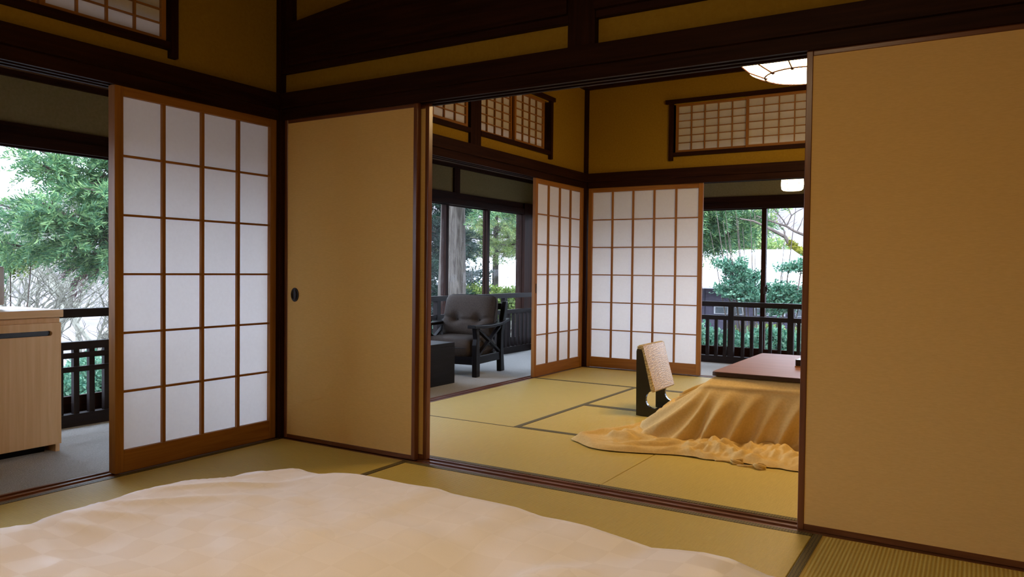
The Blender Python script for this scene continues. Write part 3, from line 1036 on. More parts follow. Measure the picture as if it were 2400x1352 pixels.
# ------------------------------------------------------------------ low table with its quilt, legless chair
def rounded_rect(x0, x1, y0, y1, r, n=6):
    pts = []
    for cx, cy, a0 in ((x1 - r, y0 + r, -90), (x1 - r, y1 - r, 0), (x0 + r, y1 - r, 90), (x0 + r, y0 + r, 180)):
        for i in range(n + 1):
            a = math.radians(a0 + 90 * i / n)
            pts.append((cx + r * math.cos(a), cy + r * math.sin(a)))
    return pts
KX0, KX1, KY0, KY1 = 1.932, 3.05, 1.300, 2.455
def kotatsu():
    root = empty('low_table', ((KX0 + KX1) / 2, (KY0 + KY1) / 2, 0.0))
    tag(root, 'low square table with glossy reddish-brown top over a tan quilt', 'table')
    idt = lambda a, b, t: (a, b, t)
    obj('top_edge', MB().prism(rounded_rect(KX0, KX1, KY0, KY1, 0.025), idt, 0.3485, 0.3690), 'table_edge_x', root)
    obj('table_top', MB().prism(rounded_rect(KX0 + 0.003, KX1 - 0.003, KY0 + 0.003, KY1 - 0.003, 0.024), idt, 0.3690, 0.3715), 'table_top_x', root)
    for x in (KX0 + 0.14, KX1 - 0.14):
        for y in (KY0 + 0.14, KY1 - 0.14):
            obj('leg', MB().box(x - 0.03, x + 0.03, y - 0.03, y + 0.03, 0.0, 0.335), 'black_wood_z', root, bevel=0.004, seg=1)
kotatsu()

def nz(x, y, z=0.0):
    return noise.noise(Vector((x, y, z)))

def quilt():
    """cloth clamped under the table top, falling to the floor and spreading there"""
    # perimeter samples (start at the front-right, run towards the left, around the back)
    def corner(cx, cy, a0, a1, n):
        return [(cx, cy, math.radians(a0 + (a1 - a0) * i / n)) for i in range(1, n)]
    P = []
    nf, ns, nc = 210, 150, 60
    x0, x1, y0, y1 = KX0 + 0.02, KX1 - 0.02, KY0 + 0.02, KY1 - 0.02
    for i in range(nf + 1):
        P.append((x1 + (x0 - x1) * i / nf, y0, math.radians(-90)))
    P += corner(x0, y0, -90, -180, nc)
    for i in range(ns + 1):
        P.append((x0, y0 + (y1 - y0) * i / ns, math.radians(180)))
    P += corner(x0, y1, 180, 90, nc)
    for i in range(nf // 2 + 1):
        P.append((x0 + (x1 - x0) * i / (nf // 2), y1, math.radians(90)))
    P += corner(x1, y1, 90, 0, nc // 2)
    for i in range(ns // 2 + 1):
        P.append((x1, y1 + (y0 - y1) * i / (ns // 2), math.radians(0)))
    P += corner(x1, y0, 0, -90, nc // 2)
    P.append(P[0])
    NV = 60
    mb = MB()
    s_acc = 0.0
    last = None
    L_tot = 0.0
    for i, (px, py, a) in enumerate(P):
        dx, dy = math.cos(a), math.sin(a)
        if last:
            # arc length measured out at mid-fall so folds stay evenly wide round the corner
            s_acc += math.hypot(px + 0.25 * dx - last[0], py + 0.25 * dy - last[1])
        last = (px + 0.25 * dx, py + 0.25 * dy)
        s = s_acc if i < len(P) - 1 else 0.0
        front = max(0.0, -dy); left = max(0.0, -dx)
        cornerness = 4 * (dx * dx) * (dy * dy) if (dx < 0 and dy < 0) else 0.0
        f2, l2 = front ** 2, left ** 2
        if dx > 0.01 or dy > 0.5:
            fall, spread = 0.22, 0.45
        else:
            flare = smooth01((KX0 + 0.42 - px) / 0.42) if f2 > 0.5 else 1.0
            fall = (0.085 + 0.13 * flare) * f2 + 0.40 * l2 + 0.06 * cornerness
            spread = 0.49 * f2 + 0.475 * l2 + 0.30 * cornerness
            spread = max(spread, fall + 0.05)
            tip = abs(math.atan2(-dy, -dx) - 0.63)
            spread += 0.055 * math.exp(-(tip / 0.10) ** 2)
        heap = math.exp(-((py - 1.86) / 0.26) ** 2) if left > 0.9 else 0.0
        zend = 0.028 + 0.075 * heap
        ex = 1.0 + 0.25 * (1 - l2)
        def fold_at(t):
            q = s - 0.16 * t                       # folds slant as they fall
            ph = q * 50.0 + 3.2 * nz(q * 3.0, 3.1)
            k = 0.5 + 0.5 * math.sin(ph)
            big = nz(q * 5.0, 0.6 * t, 5.0)
            gate = smooth01(0.85 + 1.2 * nz(q * 4.0, 11.0))
            return 1.1 * (k ** 1.6 - 0.4) * gate + 0.7 * big
        vf = 0.56                                  # share of the cloth that is falling
        for j in range(NV + 1):
            v = j / NV
            if v < vf:
                t = v / vf
                r = fall * t + 0.035 * math.sin(math.pi * min(1.0, t * 1.05)) * (1 - l2)
                z = 0.345 - (0.345 - zend) * t ** ex
                r += math.exp(-((t - 0.22) / 0.03) ** 2) * 0.007 * front + (0.006 * smooth01((0.24 - t) / 0.04) * front if t > 0.02 else 0)
                amp = 0.062 * smooth01((t - 0.20) / 0.75)
                fo = fold_at(t)
                r += amp * fo * (0.9 if l2 < 0.5 else 0.45)
                z += amp * fo * (0.12 if l2 < 0.5 else 0.45)
            else:
                t = (v - vf) / (1 - vf)
                fo = fold_at(1.0)
                r = fall + (spread - fall) * t + 0.062 * fo * (0.9 if l2 < 0.5 else 0.45) * (1 - t) ** 2
                rip = 0.9 * nz(s * 7.0 + 2.0 * t, t * 2.6, 9.0) + 0.75 * abs(nz(s * 15.0 - 5 * t, t * 4.0, 2.0)) + 0.35 * nz(s * 34.0, t * 9.0, 4.0)
                env = math.sin(math.pi * min(1.0, 0.12 + t * 0.86)) ** 0.7
                z = 0.024 + 0.058 * max(-0.30, rip) * env * (1 - 0.7 * l2 ** 3) + 0.010 * fo * (1 - t) + (zend - 0.028) * (1 - t ** 3)
                if t > 0.92:
                    z = min(z, 0.006 + 0.020 * (1 - t) / 0.08 + 0.012 * max(0, nz(s * 11, 4.0)))
                r += (0.026 * nz(s * 4.5, 7.0) + 0.020 * nz(s * 15, 1.0)) * t
            mb.v.append((px + dx * r, py + dy * r, max(z, 0.004)))
    n = NV + 1
    for i in range(len(P) - 1):
        for j in range(NV):
            mb.f.append((i * n + j, (i + 1) * n + j, (i + 1) * n + j + 1, i * n + j + 1))
    # flat part under the table top
    c = len(mb.v)
    mb.v.append(((KX0 + KX1) / 2, (KY0 + KY1) / 2, 0.3455))
    for i in range(len(P) - 1):
        mb.f.append((i * n, c, (i + 1) * n))
    root = empty('kotatsu_quilt', ((KX0 + KX1) / 2, (KY0 + KY1) / 2, 0.0))
    tag(root, 'tan quilt draped from the low table and spread on the mats', 'quilt')
    o = obj('cloth', mb, 'blanket_cloth', root, smooth=True)
    # small tied ribbons at the front hem
    for kx, ky, a in ((2.318, 0.795, 0.3), (2.205, 0.825, 0.9)):
        kn = MB()
        pts = [(kx + 0.022 * math.cos(t * 2.3) * (1 - 0.2 * math.sin(3 * t)), ky + 0.016 * math.sin(t * 2.3 + a), 0.012 + 0.010 * math.sin(t * 1.7 + a)) for t in [i * 0.45 for i in range(14)]]
        kn.tube(pts, 0.007, 6)
        kn.tube([(kx - 0.02, ky, 0.008), (kx - 0.07, ky - 0.006 + 0.02 * a, 0.006), (kx - 0.105, ky - 0.004, 0.004)], [0.006, 0.005, 0.003], 5)
        obj('ribbon_tie', kn, 'blanket_cloth', root, smooth=True)
def smooth01(t):
    t = max(0.0, min(1.0, t))
    return t * t * (3 - 2 * t)
quilt()

def tray_box():
    root = empty('lacquer_box', (2.38, 1.85, 0.3715))
    tag(root, 'small black box on the low table, cut by the right-hand door', 'box')
    obj('tray', MB().box(2.277, 2.56, 1.775, 1.93, 0.3716, 0.379), 'cedar_x', root)
    obj('box', MB().box(2.279, 2.555, 1.778, 1.926, 0.379, 0.415), 'black_lacquer', root, bevel=0.003)
tray_box()

def zaisu():
    root = empty('legless_chair', (1.45, 1.88, 0.0))
    tag(root, 'legless floor chair with gold brocade back between black side boards', 'chair')
    def board(y):
        prof = [(1.338, 0.004), (1.372, 0.0), (1.80, 0.0), (1.80, 0.045)]
        prof += [(1.50, 0.05)]
        # round cut-out under the backrest
        for i in range(11):
            t = math.radians(-75 - 150 * i / 10 + 0)
            prof.append((1.452 + 0.052 * math.cos(t), 0.112 + 0.056 * math.sin(t)))
        prof += [(1.448, 0.172), (1.382, 0.412), (1.372, 0.425), (1.338, 0.425), (1.334, 0.41)]
        return MB().prism(prof, lambda a, b, t: (a, t, b), y - 0.011, y + 0.011)
    obj('side_board', board(1.705), 'black_lacquer', root)
    obj('side_board', board(2.050), 'black_lacquer', root)
    obj('seat_board', MB().box(1.42, 1.80, 1.716, 2.039, 0.020, 0.036), 'black_lacquer', root)
    # slanted padded backrest wrapped over the top
    mb = MB()
    prof = []
    n = 10
    fr = [(1.378 + 0.082 * t, 0.446 - 0.278 * t) for t in [i / n for i in range(n + 1)]]
    prof = [(1.335, 0.428), (1.338, 0.440), (1.350, 0.449), (1.366, 0.451)] + fr + [(1.456, 0.160), (1.446, 0.157), (1.438, 0.165), (1.374, 0.405), (1.366, 0.424)]
    ys = [1.692, 1.698, 1.75, 1.82, 1.88, 1.94, 2.005, 2.057, 2.063]
    m = len(prof)
    cx = sum(p[0] for p in prof) / m; cz = sum(p[1] for p in prof) / m
    for k, y in enumerate(ys):
        e = 0.90 if k in (0, len(ys) - 1) else 1.0
        bul = 0.010 * (1 - ((y - 1.8775) / 0.185) ** 2)
        for (x, z) in prof:
            f = bul if x > 1.372 + 0.27 * (0.45 - z) - 0.004 else 0.0
            mb.v.append((cx + (x - cx) * e + f, y, cz + (z - cz) * (0.985 if e < 1 else 1) + f * 0.3))
    for k in range(len(ys) - 1):
        for i in range(m):
            j = (i + 1) % m
            mb.f.append((k * m + i, k * m + j, (k + 1) * m + j, (k + 1) * m + i))
    mb.f.append(tuple(range(m)))
    mb.f.append(tuple((len(ys) - 1) * m + i for i in range(m))[::-1])
    obj('backrest', mb, 'gold_brocade', root, smooth=False)
zaisu()

# ------------------------------------------------------------------ bed
def bed():
    X0, X1, Y0, Y1 = 1.535, 3.58, -3.40, -1.425
    root = empty('futon_mattress', ((X0 + X1) / 2, (Y0 + Y1) / 2, 0.0))
    tag(root, 'thick pale mattress under the white duvet', 'mattress')
    obj('mattress', MB().box(X0 + 0.10, X1 - 0.04, Y0 + 0.05, Y1 - 0.10, 0.0, 0.33), 'mattress_cloth', root, bevel=0.03, seg=3)
    hl = [(-2.136, 0.436), (-2.091, 0.429), (-2.066, 0.427), (-2.034, 0.434), (-1.923, 0.435), (-1.82, 0.442), (-1.756, 0.44), (-1.695, 0.431), (-1.647, 0.426), (-1.585, 0.426), (-1.514, 0.417)]
    hr = [(1.63, 0.417), (1.713, 0.435), (1.769, 0.441), (1.84, 0.438), (1.902, 0.445), (1.963, 0.449), (2.036, 0.449), (2.106, 0.449), (2.184, 0.452), (2.22, 0.447), (2.381, 0.446), (2.441, 0.437), (2.543, 0.436), (2.615, 0.43), (2.666, 0.423), (2.715, 0.429), (2.762, 0.433), (2.808, 0.431), (2.843, 0.421), (2.87, 0.414)]
    hly, hlz = zip(*hl); hrx, hrz = zip(*hr)
    nx, ny = 190, 190
    mb = MB()
    R = 0.13
    for i in range(nx + 1):
        for j in range(ny + 1):
            u = i / nx; v = j / ny
            x = X0 + (X1 - X0) * u
            y = Y1 + (Y0 - Y1) * v
            dl = x - X0; dr = Y1 - y; de = min(X1 - x, y - Y0)
            z = 0.434
            z += 1.0 * (np.interp(y, hly, hlz) - 0.434) * math.exp(-(max(0, dl - 0.12) / 0.22) ** 2)
            z += 1.0 * (np.interp(x, hrx, hrz) - 0.434) * math.exp(-(max(0, dr - 0.12) / 0.25) ** 2)
            inner = smooth01((min(dl, dr) - 0.12) / 0.25)
            z += inner * (0.034 * nz(x * 2.4, y * 2.4, 1.0) + 0.016 * nz(x * 5.0, y * 4.4, 3.0) - 0.006)
            # soft radiating wrinkles on the left and a fold in front
            wr = math.sin((y * 1.0 + x * 0.55) * 46 + 5 * nz(x * 3, y * 3, 6.0))
            mask = max(0.0, nz(x * 3.1, y * 3.1, 8.0) + 0.15)
            z += 0.0045 * wr * mask * smooth01((dl - 0.05) / 0.2)
            # wrinkles fanning out from the far left edge
            ang = math.atan2(y + 2.05, x - 1.45)
            fan = math.exp(-((math.hypot(x - 1.45, y + 2.05) - 0.42) / 0.30) ** 2)
            z += 0.0055 * fan * max(0.0, math.sin(ang * 26 + 3 * nz(x * 4, y * 4, 2.0))) ** 2 * smooth01((dl - 0.04) / 0.12)
            # a second lobe overlapping the first, lower right
            z += inner * 0.022 * smooth01(((x - 2.60) * 0.75 - (y + 1.66) * 0.66 + 0.05 * nz(x * 3, y * 3)) / 0.07) * smooth01((x - 2.35) / 0.2)
            q = (x - 2.62) * 0.55 + (y + 1.80) * 0.83
            z += inner * 0.018 * math.exp(-(q / 0.07) ** 2) * smooth01((x - 2.3) / 0.3)
            # rounded, falling sides
            k = 1.0
            for dd in (dl, dr, de):
                if dd < R:
                    k *= max(0.0, 1 - (1 - dd / R) ** 2.6)
            zz = 0.05 + (z - 0.05) * (k ** 0.42 if k > 0 else 0)
            mb.v.append((x, y, zz))
    n = ny + 1
    for i in range(nx):
        for j in range(ny):
            mb.f.append((i * n + j, i * n + j + 1, (i + 1) * n + j + 1, (i + 1) * n + j))
    me = obj('duvet', mb, 'damask_cotton', None, smooth=True, base=((X0 + X1) / 2, (Y0 + Y1) / 2, 0.05))
    tag(me, 'puffy white duvet with a faint woven check, in the foreground', 'duvet')
bed()

# ------------------------------------------------------------------ garden
GROUND = -2.2
def ground():
    mb = MB()
    n = 70
    xs = np.linspace(-90, 70, n); ys = np.linspace(-40, 110, n)
    for x in xs:
        for y in ys:
            d = math.hypot(x - 1.5, y - 1.0)
            h = GROUND + 0.25 * nz(x * 0.15, y * 0.15)
            if d > 24:
                h += (d - 24) * 0.16 * (0.8 + 0.4 * nz(x * 0.03, y * 0.03, 2.0))
            mb.v.append((x, y, h))
    for i in range(n - 1):
        for j in range(n - 1):
            mb.f.append((i * n + j, (i + 1) * n + j, (i + 1) * n + j + 1, i * n + j + 1))
    tag(obj('ground', mb, 'hill_ground', smooth=True), kind='structure')
ground()

def merge_instances(tv, tf, mats):
    """tv (n,3), tf list of faces, mats list of 4x4 -> MB"""
    tv4 = np.concatenate([tv, np.ones((len(tv), 1))], 1)
    M = np.array(mats)
    V = np.einsum('kij,nj->kni', M, tv4)[:, :, :3].reshape(-1, 3)
    n = len(tv)
    mb = MB()
    mb.v = V.tolist()
    mb.f = [tuple(a + k * n for a in f) for k in range(len(mats)) for f in tf]
    return mb

def spray_template(seed, nb=34, length=0.36, bl=0.13, bw=0.0085, droop=0.08):
    """feathery conifer spray: blades along a bending twig (x is the twig direction)"""
    r = random.Random(seed)
    v = []; f = []
    for i in range(nb):
        t = (i + 0.5) / nb
        c = Vector((length * t, 0, -droop * t * t))
        a = r.uniform(0, 2 * math.pi)
        side = Vector((r.uniform(0.55, 1.0), math.cos(a), 0.25 + 0.75 * math.sin(a) * 0.9)).normalized()
        L = bl * (1.15 - 0.6 * t) * r.uniform(0.7, 1.2)
        tip = c + side * L
        mid = c + side * L * 0.5 + Vector((0, 0, r.uniform(-0.004, 0.008)))
        w = side.cross(Vector((r.uniform(-1, 1), r.uniform(-1, 1), r.uniform(-1, 1)))).normalized() * bw
        k = len(v)
        v += [tuple(c), tuple(mid + w), tuple(tip), tuple(mid - w)]
        f.append((k, k + 1, k + 2, k + 3))
    return np.array(v), f
SPRAYS = [spray_template(s) for s in range(4)]

def rot_to(d, roll):
    x = Vector(d).normalized()
    up = Vector((0, 0, 1))
    if abs(x.z) > 0.98:
        up = Vector((1, 0, 0))
    y = up.cross(x).normalized(); z = x.cross(y)
    M = Matrix((x, y, z)).transposed().to_4x4()
    return M @ Matrix.Rotation(roll, 4, 'X')

def conifer(name, label, base, height, r0, branches, mats=('bark', 'twig', 'cedar_needles'), group=None, dens=1.0, sscale=1.0, lean=(0, 0), brown=0.0, droop=0.25, mossy=False):
    """branches: list of (z, azimuth, length, rise)"""
    root = empty(name, base)
    tag(root, label, 'tree', group)
    bx, by, bz = base
    tr = MB()
    pts = []; rr = []
    for i in range(13):
        t = i / 12
        pts.append((bx + lean[0] * t + 0.03 * nz(t * 3, bx), by + lean[1] * t + 0.03 * nz(t * 3, by + 9), bz + height * t))
        rr.append(r0 * (1.0 - 0.72 * t) * (1 + 0.9 * math.exp(-t * 26)))
    tr.tube(pts, rr, 18)
    obj('trunk', tr, mats[0], root, smooth=True)
    br = MB()
    inst = [[] for _ in SPRAYS]; inst_b = []
    R = random.Random(int(abs(bx * 97 + by * 31)) + 5)
    for (z, az, L, rise) in branches:
        t0 = (z - bz) / height
        o = Vector((bx + lean[0] * t0, by + lean[1] * t0, z))
        d = Vector((math.cos(az), math.sin(az), rise))
        P = []; 
        for i in range(8):
            t = i / 7
            P.append(o + d * (L * t) + Vector((0.05 * L * nz(t * 3 + z, az), 0.05 * L * nz(t * 3, z + az), -droop * L * t * t * 0.6 + 0.12 * L * t ** 4)))
        br.tube(P, [0.030 * L / 2 * (1 - 0.8 * i / 7) + 0.004 for i in range(8)], 5)
        ns = int(11 * L * dens)
        for k in range(ns):
            t = 0.22 + 0.78 * (k + R.random()) / ns
            i = min(6, int(t * 7)); a = t * 7 - i
            p = P[i].lerp(P[i + 1], a)
            fwd = (P[i + 1] - P[i]).normalized()
            sd = fwd.cross(Vector((0, 0, 1))).normalized()
            s = 1 if k % 2 else -1
            sl = (0.28 + 0.26 * (1 - t)) * R.uniform(0.7, 1.25) * min(1.0, L / 2 + 0.3)
            dd = (fwd * R.uniform(0.4, 1.0) + sd * s * R.uniform(0.4, 1.1) + Vector((0, 0, R.uniform(-0.45, 0.35)))).normalized()
            e = p + dd * sl + Vector((0, 0, -0.15 * sl))
            br.tube([p, p.lerp(e, 0.5) + Vector((0, 0, 0.04 * sl)), e], [0.007, 0.005, 0.003], 4, cap=False)
            for q in range(5):
                tt = 0.25 + 0.75 * q / 4
                pp = p.lerp(e, tt)
                d2 = (dd + Vector((R.uniform(-.7, .7), R.uniform(-.7, .7), R.uniform(-0.75, 0.35)))).normalized()
                sc = sscale * R.uniform(0.65, 1.15)
                M = Matrix.Translation(pp) @ rot_to(d2, R.uniform(-0.6, 0.6)) @ Matrix.Scale(sc, 4)
                if brown and t < 0.62 and R.random() < brown:
                    inst_b.append(np.array(M))
                else:
                    inst[R.randrange(len(SPRAYS))].append(np.array(M))
    obj('branches', br, mats[1], root)
    fo = MB()
    for (tv, tf), ms in zip(SPRAYS, inst):
        if ms:
            m = merge_instances(tv, tf, ms)
            a = len(fo.v)
            fo.v += m.v
            fo.f += [tuple(i + a for i in q) for q in m.f]
    tag(obj('foliage', fo, mats[2], root), kind='stuff')
    if inst_b:
        tag(obj('dead_foliage', merge_instances(*SPRAYS[0], inst_b), 'brown_needles', root), kind='stuff')
    return root

def toward(base, pt):
    return math.atan2(pt[1] - base[1], pt[0] - base[0])

# left window: large cedar, its limbs reaching into the view from the right
b = (-7.3, 4.7, GROUND)
brs = []
R = random.Random(3)
for k in range(17):
    z = 1.02 + 1.75 * k / 16 + R.uniform(-.06, .06)
    tgt = (-6.4 + R.uniform(-0.9, 0.7), 2.0)
    L = R.uniform(2.05, 3.0)
    if z > 2.1:
        L *= 0.72
    brs.append((z, toward(b, tgt) + R.uniform(-0.08, 0.08), L, R.uniform(-0.02, 0.10)))
for k in range(14):
    brs.append((R.uniform(3.0, 5.5), R.uniform(0, 6.28), R.uniform(1.2, 2.2), R.uniform(-0.1, 0.2)))
conifer('cedar_tree', 'feathery green cedar branches filling the left window', b, 9.0, 0.27, brs, dens=0.95, sscale=1.0, brown=0.28, droop=0.12)

# big trunk behind the armchair windows
b = (-4.47, 7.7, GROUND)
brs = [(2.15, -0.25, 1.7, -0.12), (2.35, 0.35, 2.1, -0.10), (2.6, 0.05, 2.3, -0.12), (2.9, 0.6, 2.0, -0.1), (2.75, -0.6, 1.8, -0.2), (3.2, 2.5, 2.0, 0.0), (3.6, 3.6, 2.0, 0.0), (3.9, 1.2, 2.0, 0.0)]
conifer('cedar_tree', 'thick grey cedar trunk seen through the window behind the armchair', b, 9.0, 0.305, brs, dens=0.9, sscale=0.8)

# dark evergreen left of the trunk
b = (-8.0, 11.0, GROUND)
brs = [(-1.2 + 5.6 * k / 45, (k * 2.4) % 6.283, 1.75 - 0.022 * k, 0.05) for k in range(46)]
conifer('evergreen_tree', 'dark dense evergreen left of the thick trunk', b, 6.5, 0.2, brs, mats=('bark', 'twig', 'dark_needles'), dens=1.2, sscale=1.3)

# light cypress trees right of the trunk
for (x, y, h, lab) in ((-7.6, 14.0, 6.0, 'light yellow-green cypress just right of the thick trunk'),
                       (-6.6, 14.6, 5.6, 'light yellow-green cypress at the right of the armchair window'),
                       ):
    b = (x, y, GROUND)
    brs = [(1.30 + (h - 3.6) * k / 33, (k * 2.4 + x) % 6.283, 1.5 - 0.014 * k, 0.12) for k in range(34)]
    conifer('cypress_tree', lab, b, h, 0.13, brs, mats=('bark', 'twig', 'light_needles'), group='light cypresses beyond the veranda', dens=0.62, sscale=0.9)

# far window: drooping cedar limbs from the left
b = (-2.9, 9.4, GROUND)
brs = [(2.25, -0.06, 3.2, -0.03), (2.0, 0.05, 3.1, -0.06), (2.4, -0.12, 3.4, -0.02), (1.75, 0.0, 2.9, -0.06), (2.6, 0.06, 3.5, 0.0), (1.55, 0.1, 2.6, -0.03), (2.8, 0.0, 3.0, 0.0), (1.95, -0.14, 2.9, -0.02),
       (3.2, 2.0, 2.0, 0.0), (3.4, 4.0, 2.0, 0.0)]
conifer('cedar_tree', 'drooping cedar branches at the top of the far window', b, 8.0, 0.22, brs, dens=1.25, sscale=0.95, droop=0.2)

# bare trees
def bare_tree(name, label, base, h, seed, mat='pale_bark', group=None, r0=0.07, spread=0.5, depth=5):
    R = random.Random(seed)
    mb = MB()
    def grow(p, d, L, r, k):
        n = 4
        pts = [p]; q = p.copy(); dd = d.copy()
        for i in range(n):
            dd = (dd + Vector((R.uniform(-1, 1), R.uniform(-1, 1), R.uniform(-0.6, 0.8))) * 0.16).normalized()
            q = q + dd * (L / n)
            pts.append(q.copy())
        mb.tube(pts, [r * (1 - 0.45 * i / n) for i in range(n + 1)], 6 if k > 3 else 4 if k > 1 else 3, cap=False)
        if k == 0:
            return
        for i in range(R.choice((2, 3, 3)) if k > 1 else 3):
            t = R.uniform(0.45, 1.0) if i else 1.0
            pp = pts[min(n, max(1, round(t * n)))]
            a = R.uniform(0, 2 * math.pi)
            nd = (dd + Vector((math.cos(a), math.sin(a), R.uniform(-0.1, 0.5))) * (spread + 0.25 * R.random())).normalized()
            grow(pp, nd, L * R.uniform(0.6, 0.85), r * 0.58, k - 1)
    grow(Vector(base), Vector((R.uniform(-.2, .2), R.uniform(-.2, .2), 1)).normalized(), h * 0.34, r0, depth)
    root = empty(name, base)
    tag(root, label, 'tree', group)
    obj('branches', mb, mat, root)
    return root
BT = [(-10.5, 3.3, 4.2, 1), (-11.8, 4.4, 4.6, 2), (-10.0, 4.35, 3.6, 3), (-14.0, 4.9, 5.0, 4), (-13.0, 6.2, 5.0, 5), (-15.5, 6.8, 5.5, 6), (-12.6, 3.7, 4.4, 8), (-17.5, 6.2, 5.5, 9), (-17, 8.4, 5.5, 12)]
for (x, y, h, sd) in BT:
    bare_tree('bare_tree', 'pale leafless tree in the thicket below the cedar, left window', (x, y, GROUND), h, sd, group='leafless trees in the left window', r0=0.10, spread=0.65, depth=6)
for (x, y, h, sd) in ((-9.6, 18.0, 4.6, 21), (-8.3, 19.0, 4.8, 22)):
    bare_tree('bare_tree', 'pale leafless tree beyond the cypresses', (x, y, GROUND), h, sd, group='leafless trees beyond the cypresses', r0=0.10, spread=0.65, depth=6)

def mossy_tree():
    root = empty('bare_tree', (1.9, 8.9, GROUND))
    tag(root, 'dark bare branches with yellow moss, right pane of the far window', 'tree')
    mb = MB()
    def limb(pts, r0, r1, n=7):
        P = [Vector(p) for p in pts]
        k = len(P)
        mb.tube(P, [r0 + (r1 - r0) * i / (k - 1) for i in range(k)], n)
    limb([(1.9, 8.9, GROUND), (1.85, 8.85, -0.6), (1.65, 8.7, 0.55), (1.35, 8.55, 1.02), (1.145, 8.5, 1.157)], 0.10, 0.045)
    limb([(1.145, 8.5, 1.157), (0.98, 8.5, 1.25), (0.883, 8.5, 1.327), (0.822, 8.5, 1.431), (0.70, 8.48, 1.50), (0.564, 8.45, 1.576), (0.40, 8.4, 1.66), (0.2, 8.4, 1.70)], 0.040, 0.010)
    limb([(1.65, 8.7, 0.55), (1.5, 8.75, 1.1), (1.30, 8.6, 1.36), (1.14, 8.5, 1.427), (0.95, 8.5, 1.51), (0.837, 8.5, 1.583), (0.70, 8.5, 1.63), (0.562, 8.5, 1.681), (0.42, 8.5, 1.74)], 0.030, 0.007)
    limb([(0.837, 8.5, 1.583), (0.80, 8.5, 1.66), (0.72, 8.5, 1.76), (0.66, 8.48, 1.86)], 0.012, 0.006, 5)
    limb([(0.847, 8.5, 1.60), (0.904, 8.5, 1.733), (0.98, 8.5, 1.79), (1.075, 8.5, 1.837), (1.2, 8.5, 1.93)], 0.010, 0.004, 5)
    limb([(0.904, 8.5, 1.733), (0.88, 8.5, 1.79), (0.855, 8.5, 1.844), (0.83, 8.5, 1.95)], 0.008, 0.004, 5)
    limb([(0.822, 8.5, 1.431), (0.80, 8.52, 1.53), (0.74, 8.5, 1.60)], 0.014, 0.005, 5)
    limb([(0.98, 8.5, 1.50), (1.03, 8.5, 1.60), (1.06, 8.5, 1.70)], 0.009, 0.004, 5)
    for s in range(26):
        R = random.Random(s + 40)
        p = Vector((R.uniform(0.35, 1.2), 8.5 + R.uniform(-.1, .1), 0))
        p.z = 1.75 - 0.30 * (p.x - 0.35) / 0.8 + R.uniform(-0.05, 0.05)
        d = Vector((R.uniform(-.6, .6), R.uniform(-.3, .3), R.uniform(0.1, 0.8)))
        limb([p, p + d * 0.12, p + d * 0.22 + Vector((0.03, 0, 0))], 0.004, 0.0018, 4)
    obj('branches', mb, 'twig', root)
    ms = MB()
    P = [(1.45, 8.56, 0.93), (1.30, 8.53, 1.075), (1.145, 8.5, 1.172), (1.03, 8.5, 1.235), (0.93, 8.5, 1.30), (0.878, 8.5, 1.35)]
    ms.tube(P, [0.055, 0.06, 0.056, 0.05, 0.042, 0.02], 9)
    R = random.Random(5)
    for i in range(140):
        t = R.uniform(0, 4.99); k = int(t); p = Vector(P[k]).lerp(Vector(P[k + 1]), t - k)
        d = Vector((R.uniform(-1, 1), R.uniform(-1, 1), R.uniform(-.3, 1))).normalized()
        ms.tube([p + d * 0.03, p + d * R.uniform(0.06, 0.085)], [0.018, 0.004], 5)
    obj('moss', ms, 'moss', root)
mossy_tree()

def leaf_template(seed, n=9, L=0.052, wd=0.019):
    R = random.Random(seed)
    v = []; f = []
    for i in range(n):
        c = Vector((R.uniform(-.05, .09), R.uniform(-.05, .05), R.uniform(-.025, .035)))
        d = Vector((R.uniform(-0.2, 1), R.uniform(-1, 1), R.uniform(-.35, .6))).normalized()
        s = d.cross(Vector((R.uniform(-.4, .4), R.uniform(-.4, .4), 1))).normalized()
        k = len(v); u = s.cross(d)
        v += [tuple(c), tuple(c + d * L * 0.5 + s * wd - u * 0.004), tuple(c + d * L), tuple(c + d * L * 0.5 - s * wd - u * 0.004)]
        f += [(k, k + 1, k + 2, k + 3)]
    return np.array(v), f
LEAVES = [leaf_template(s) for s in range(4)]

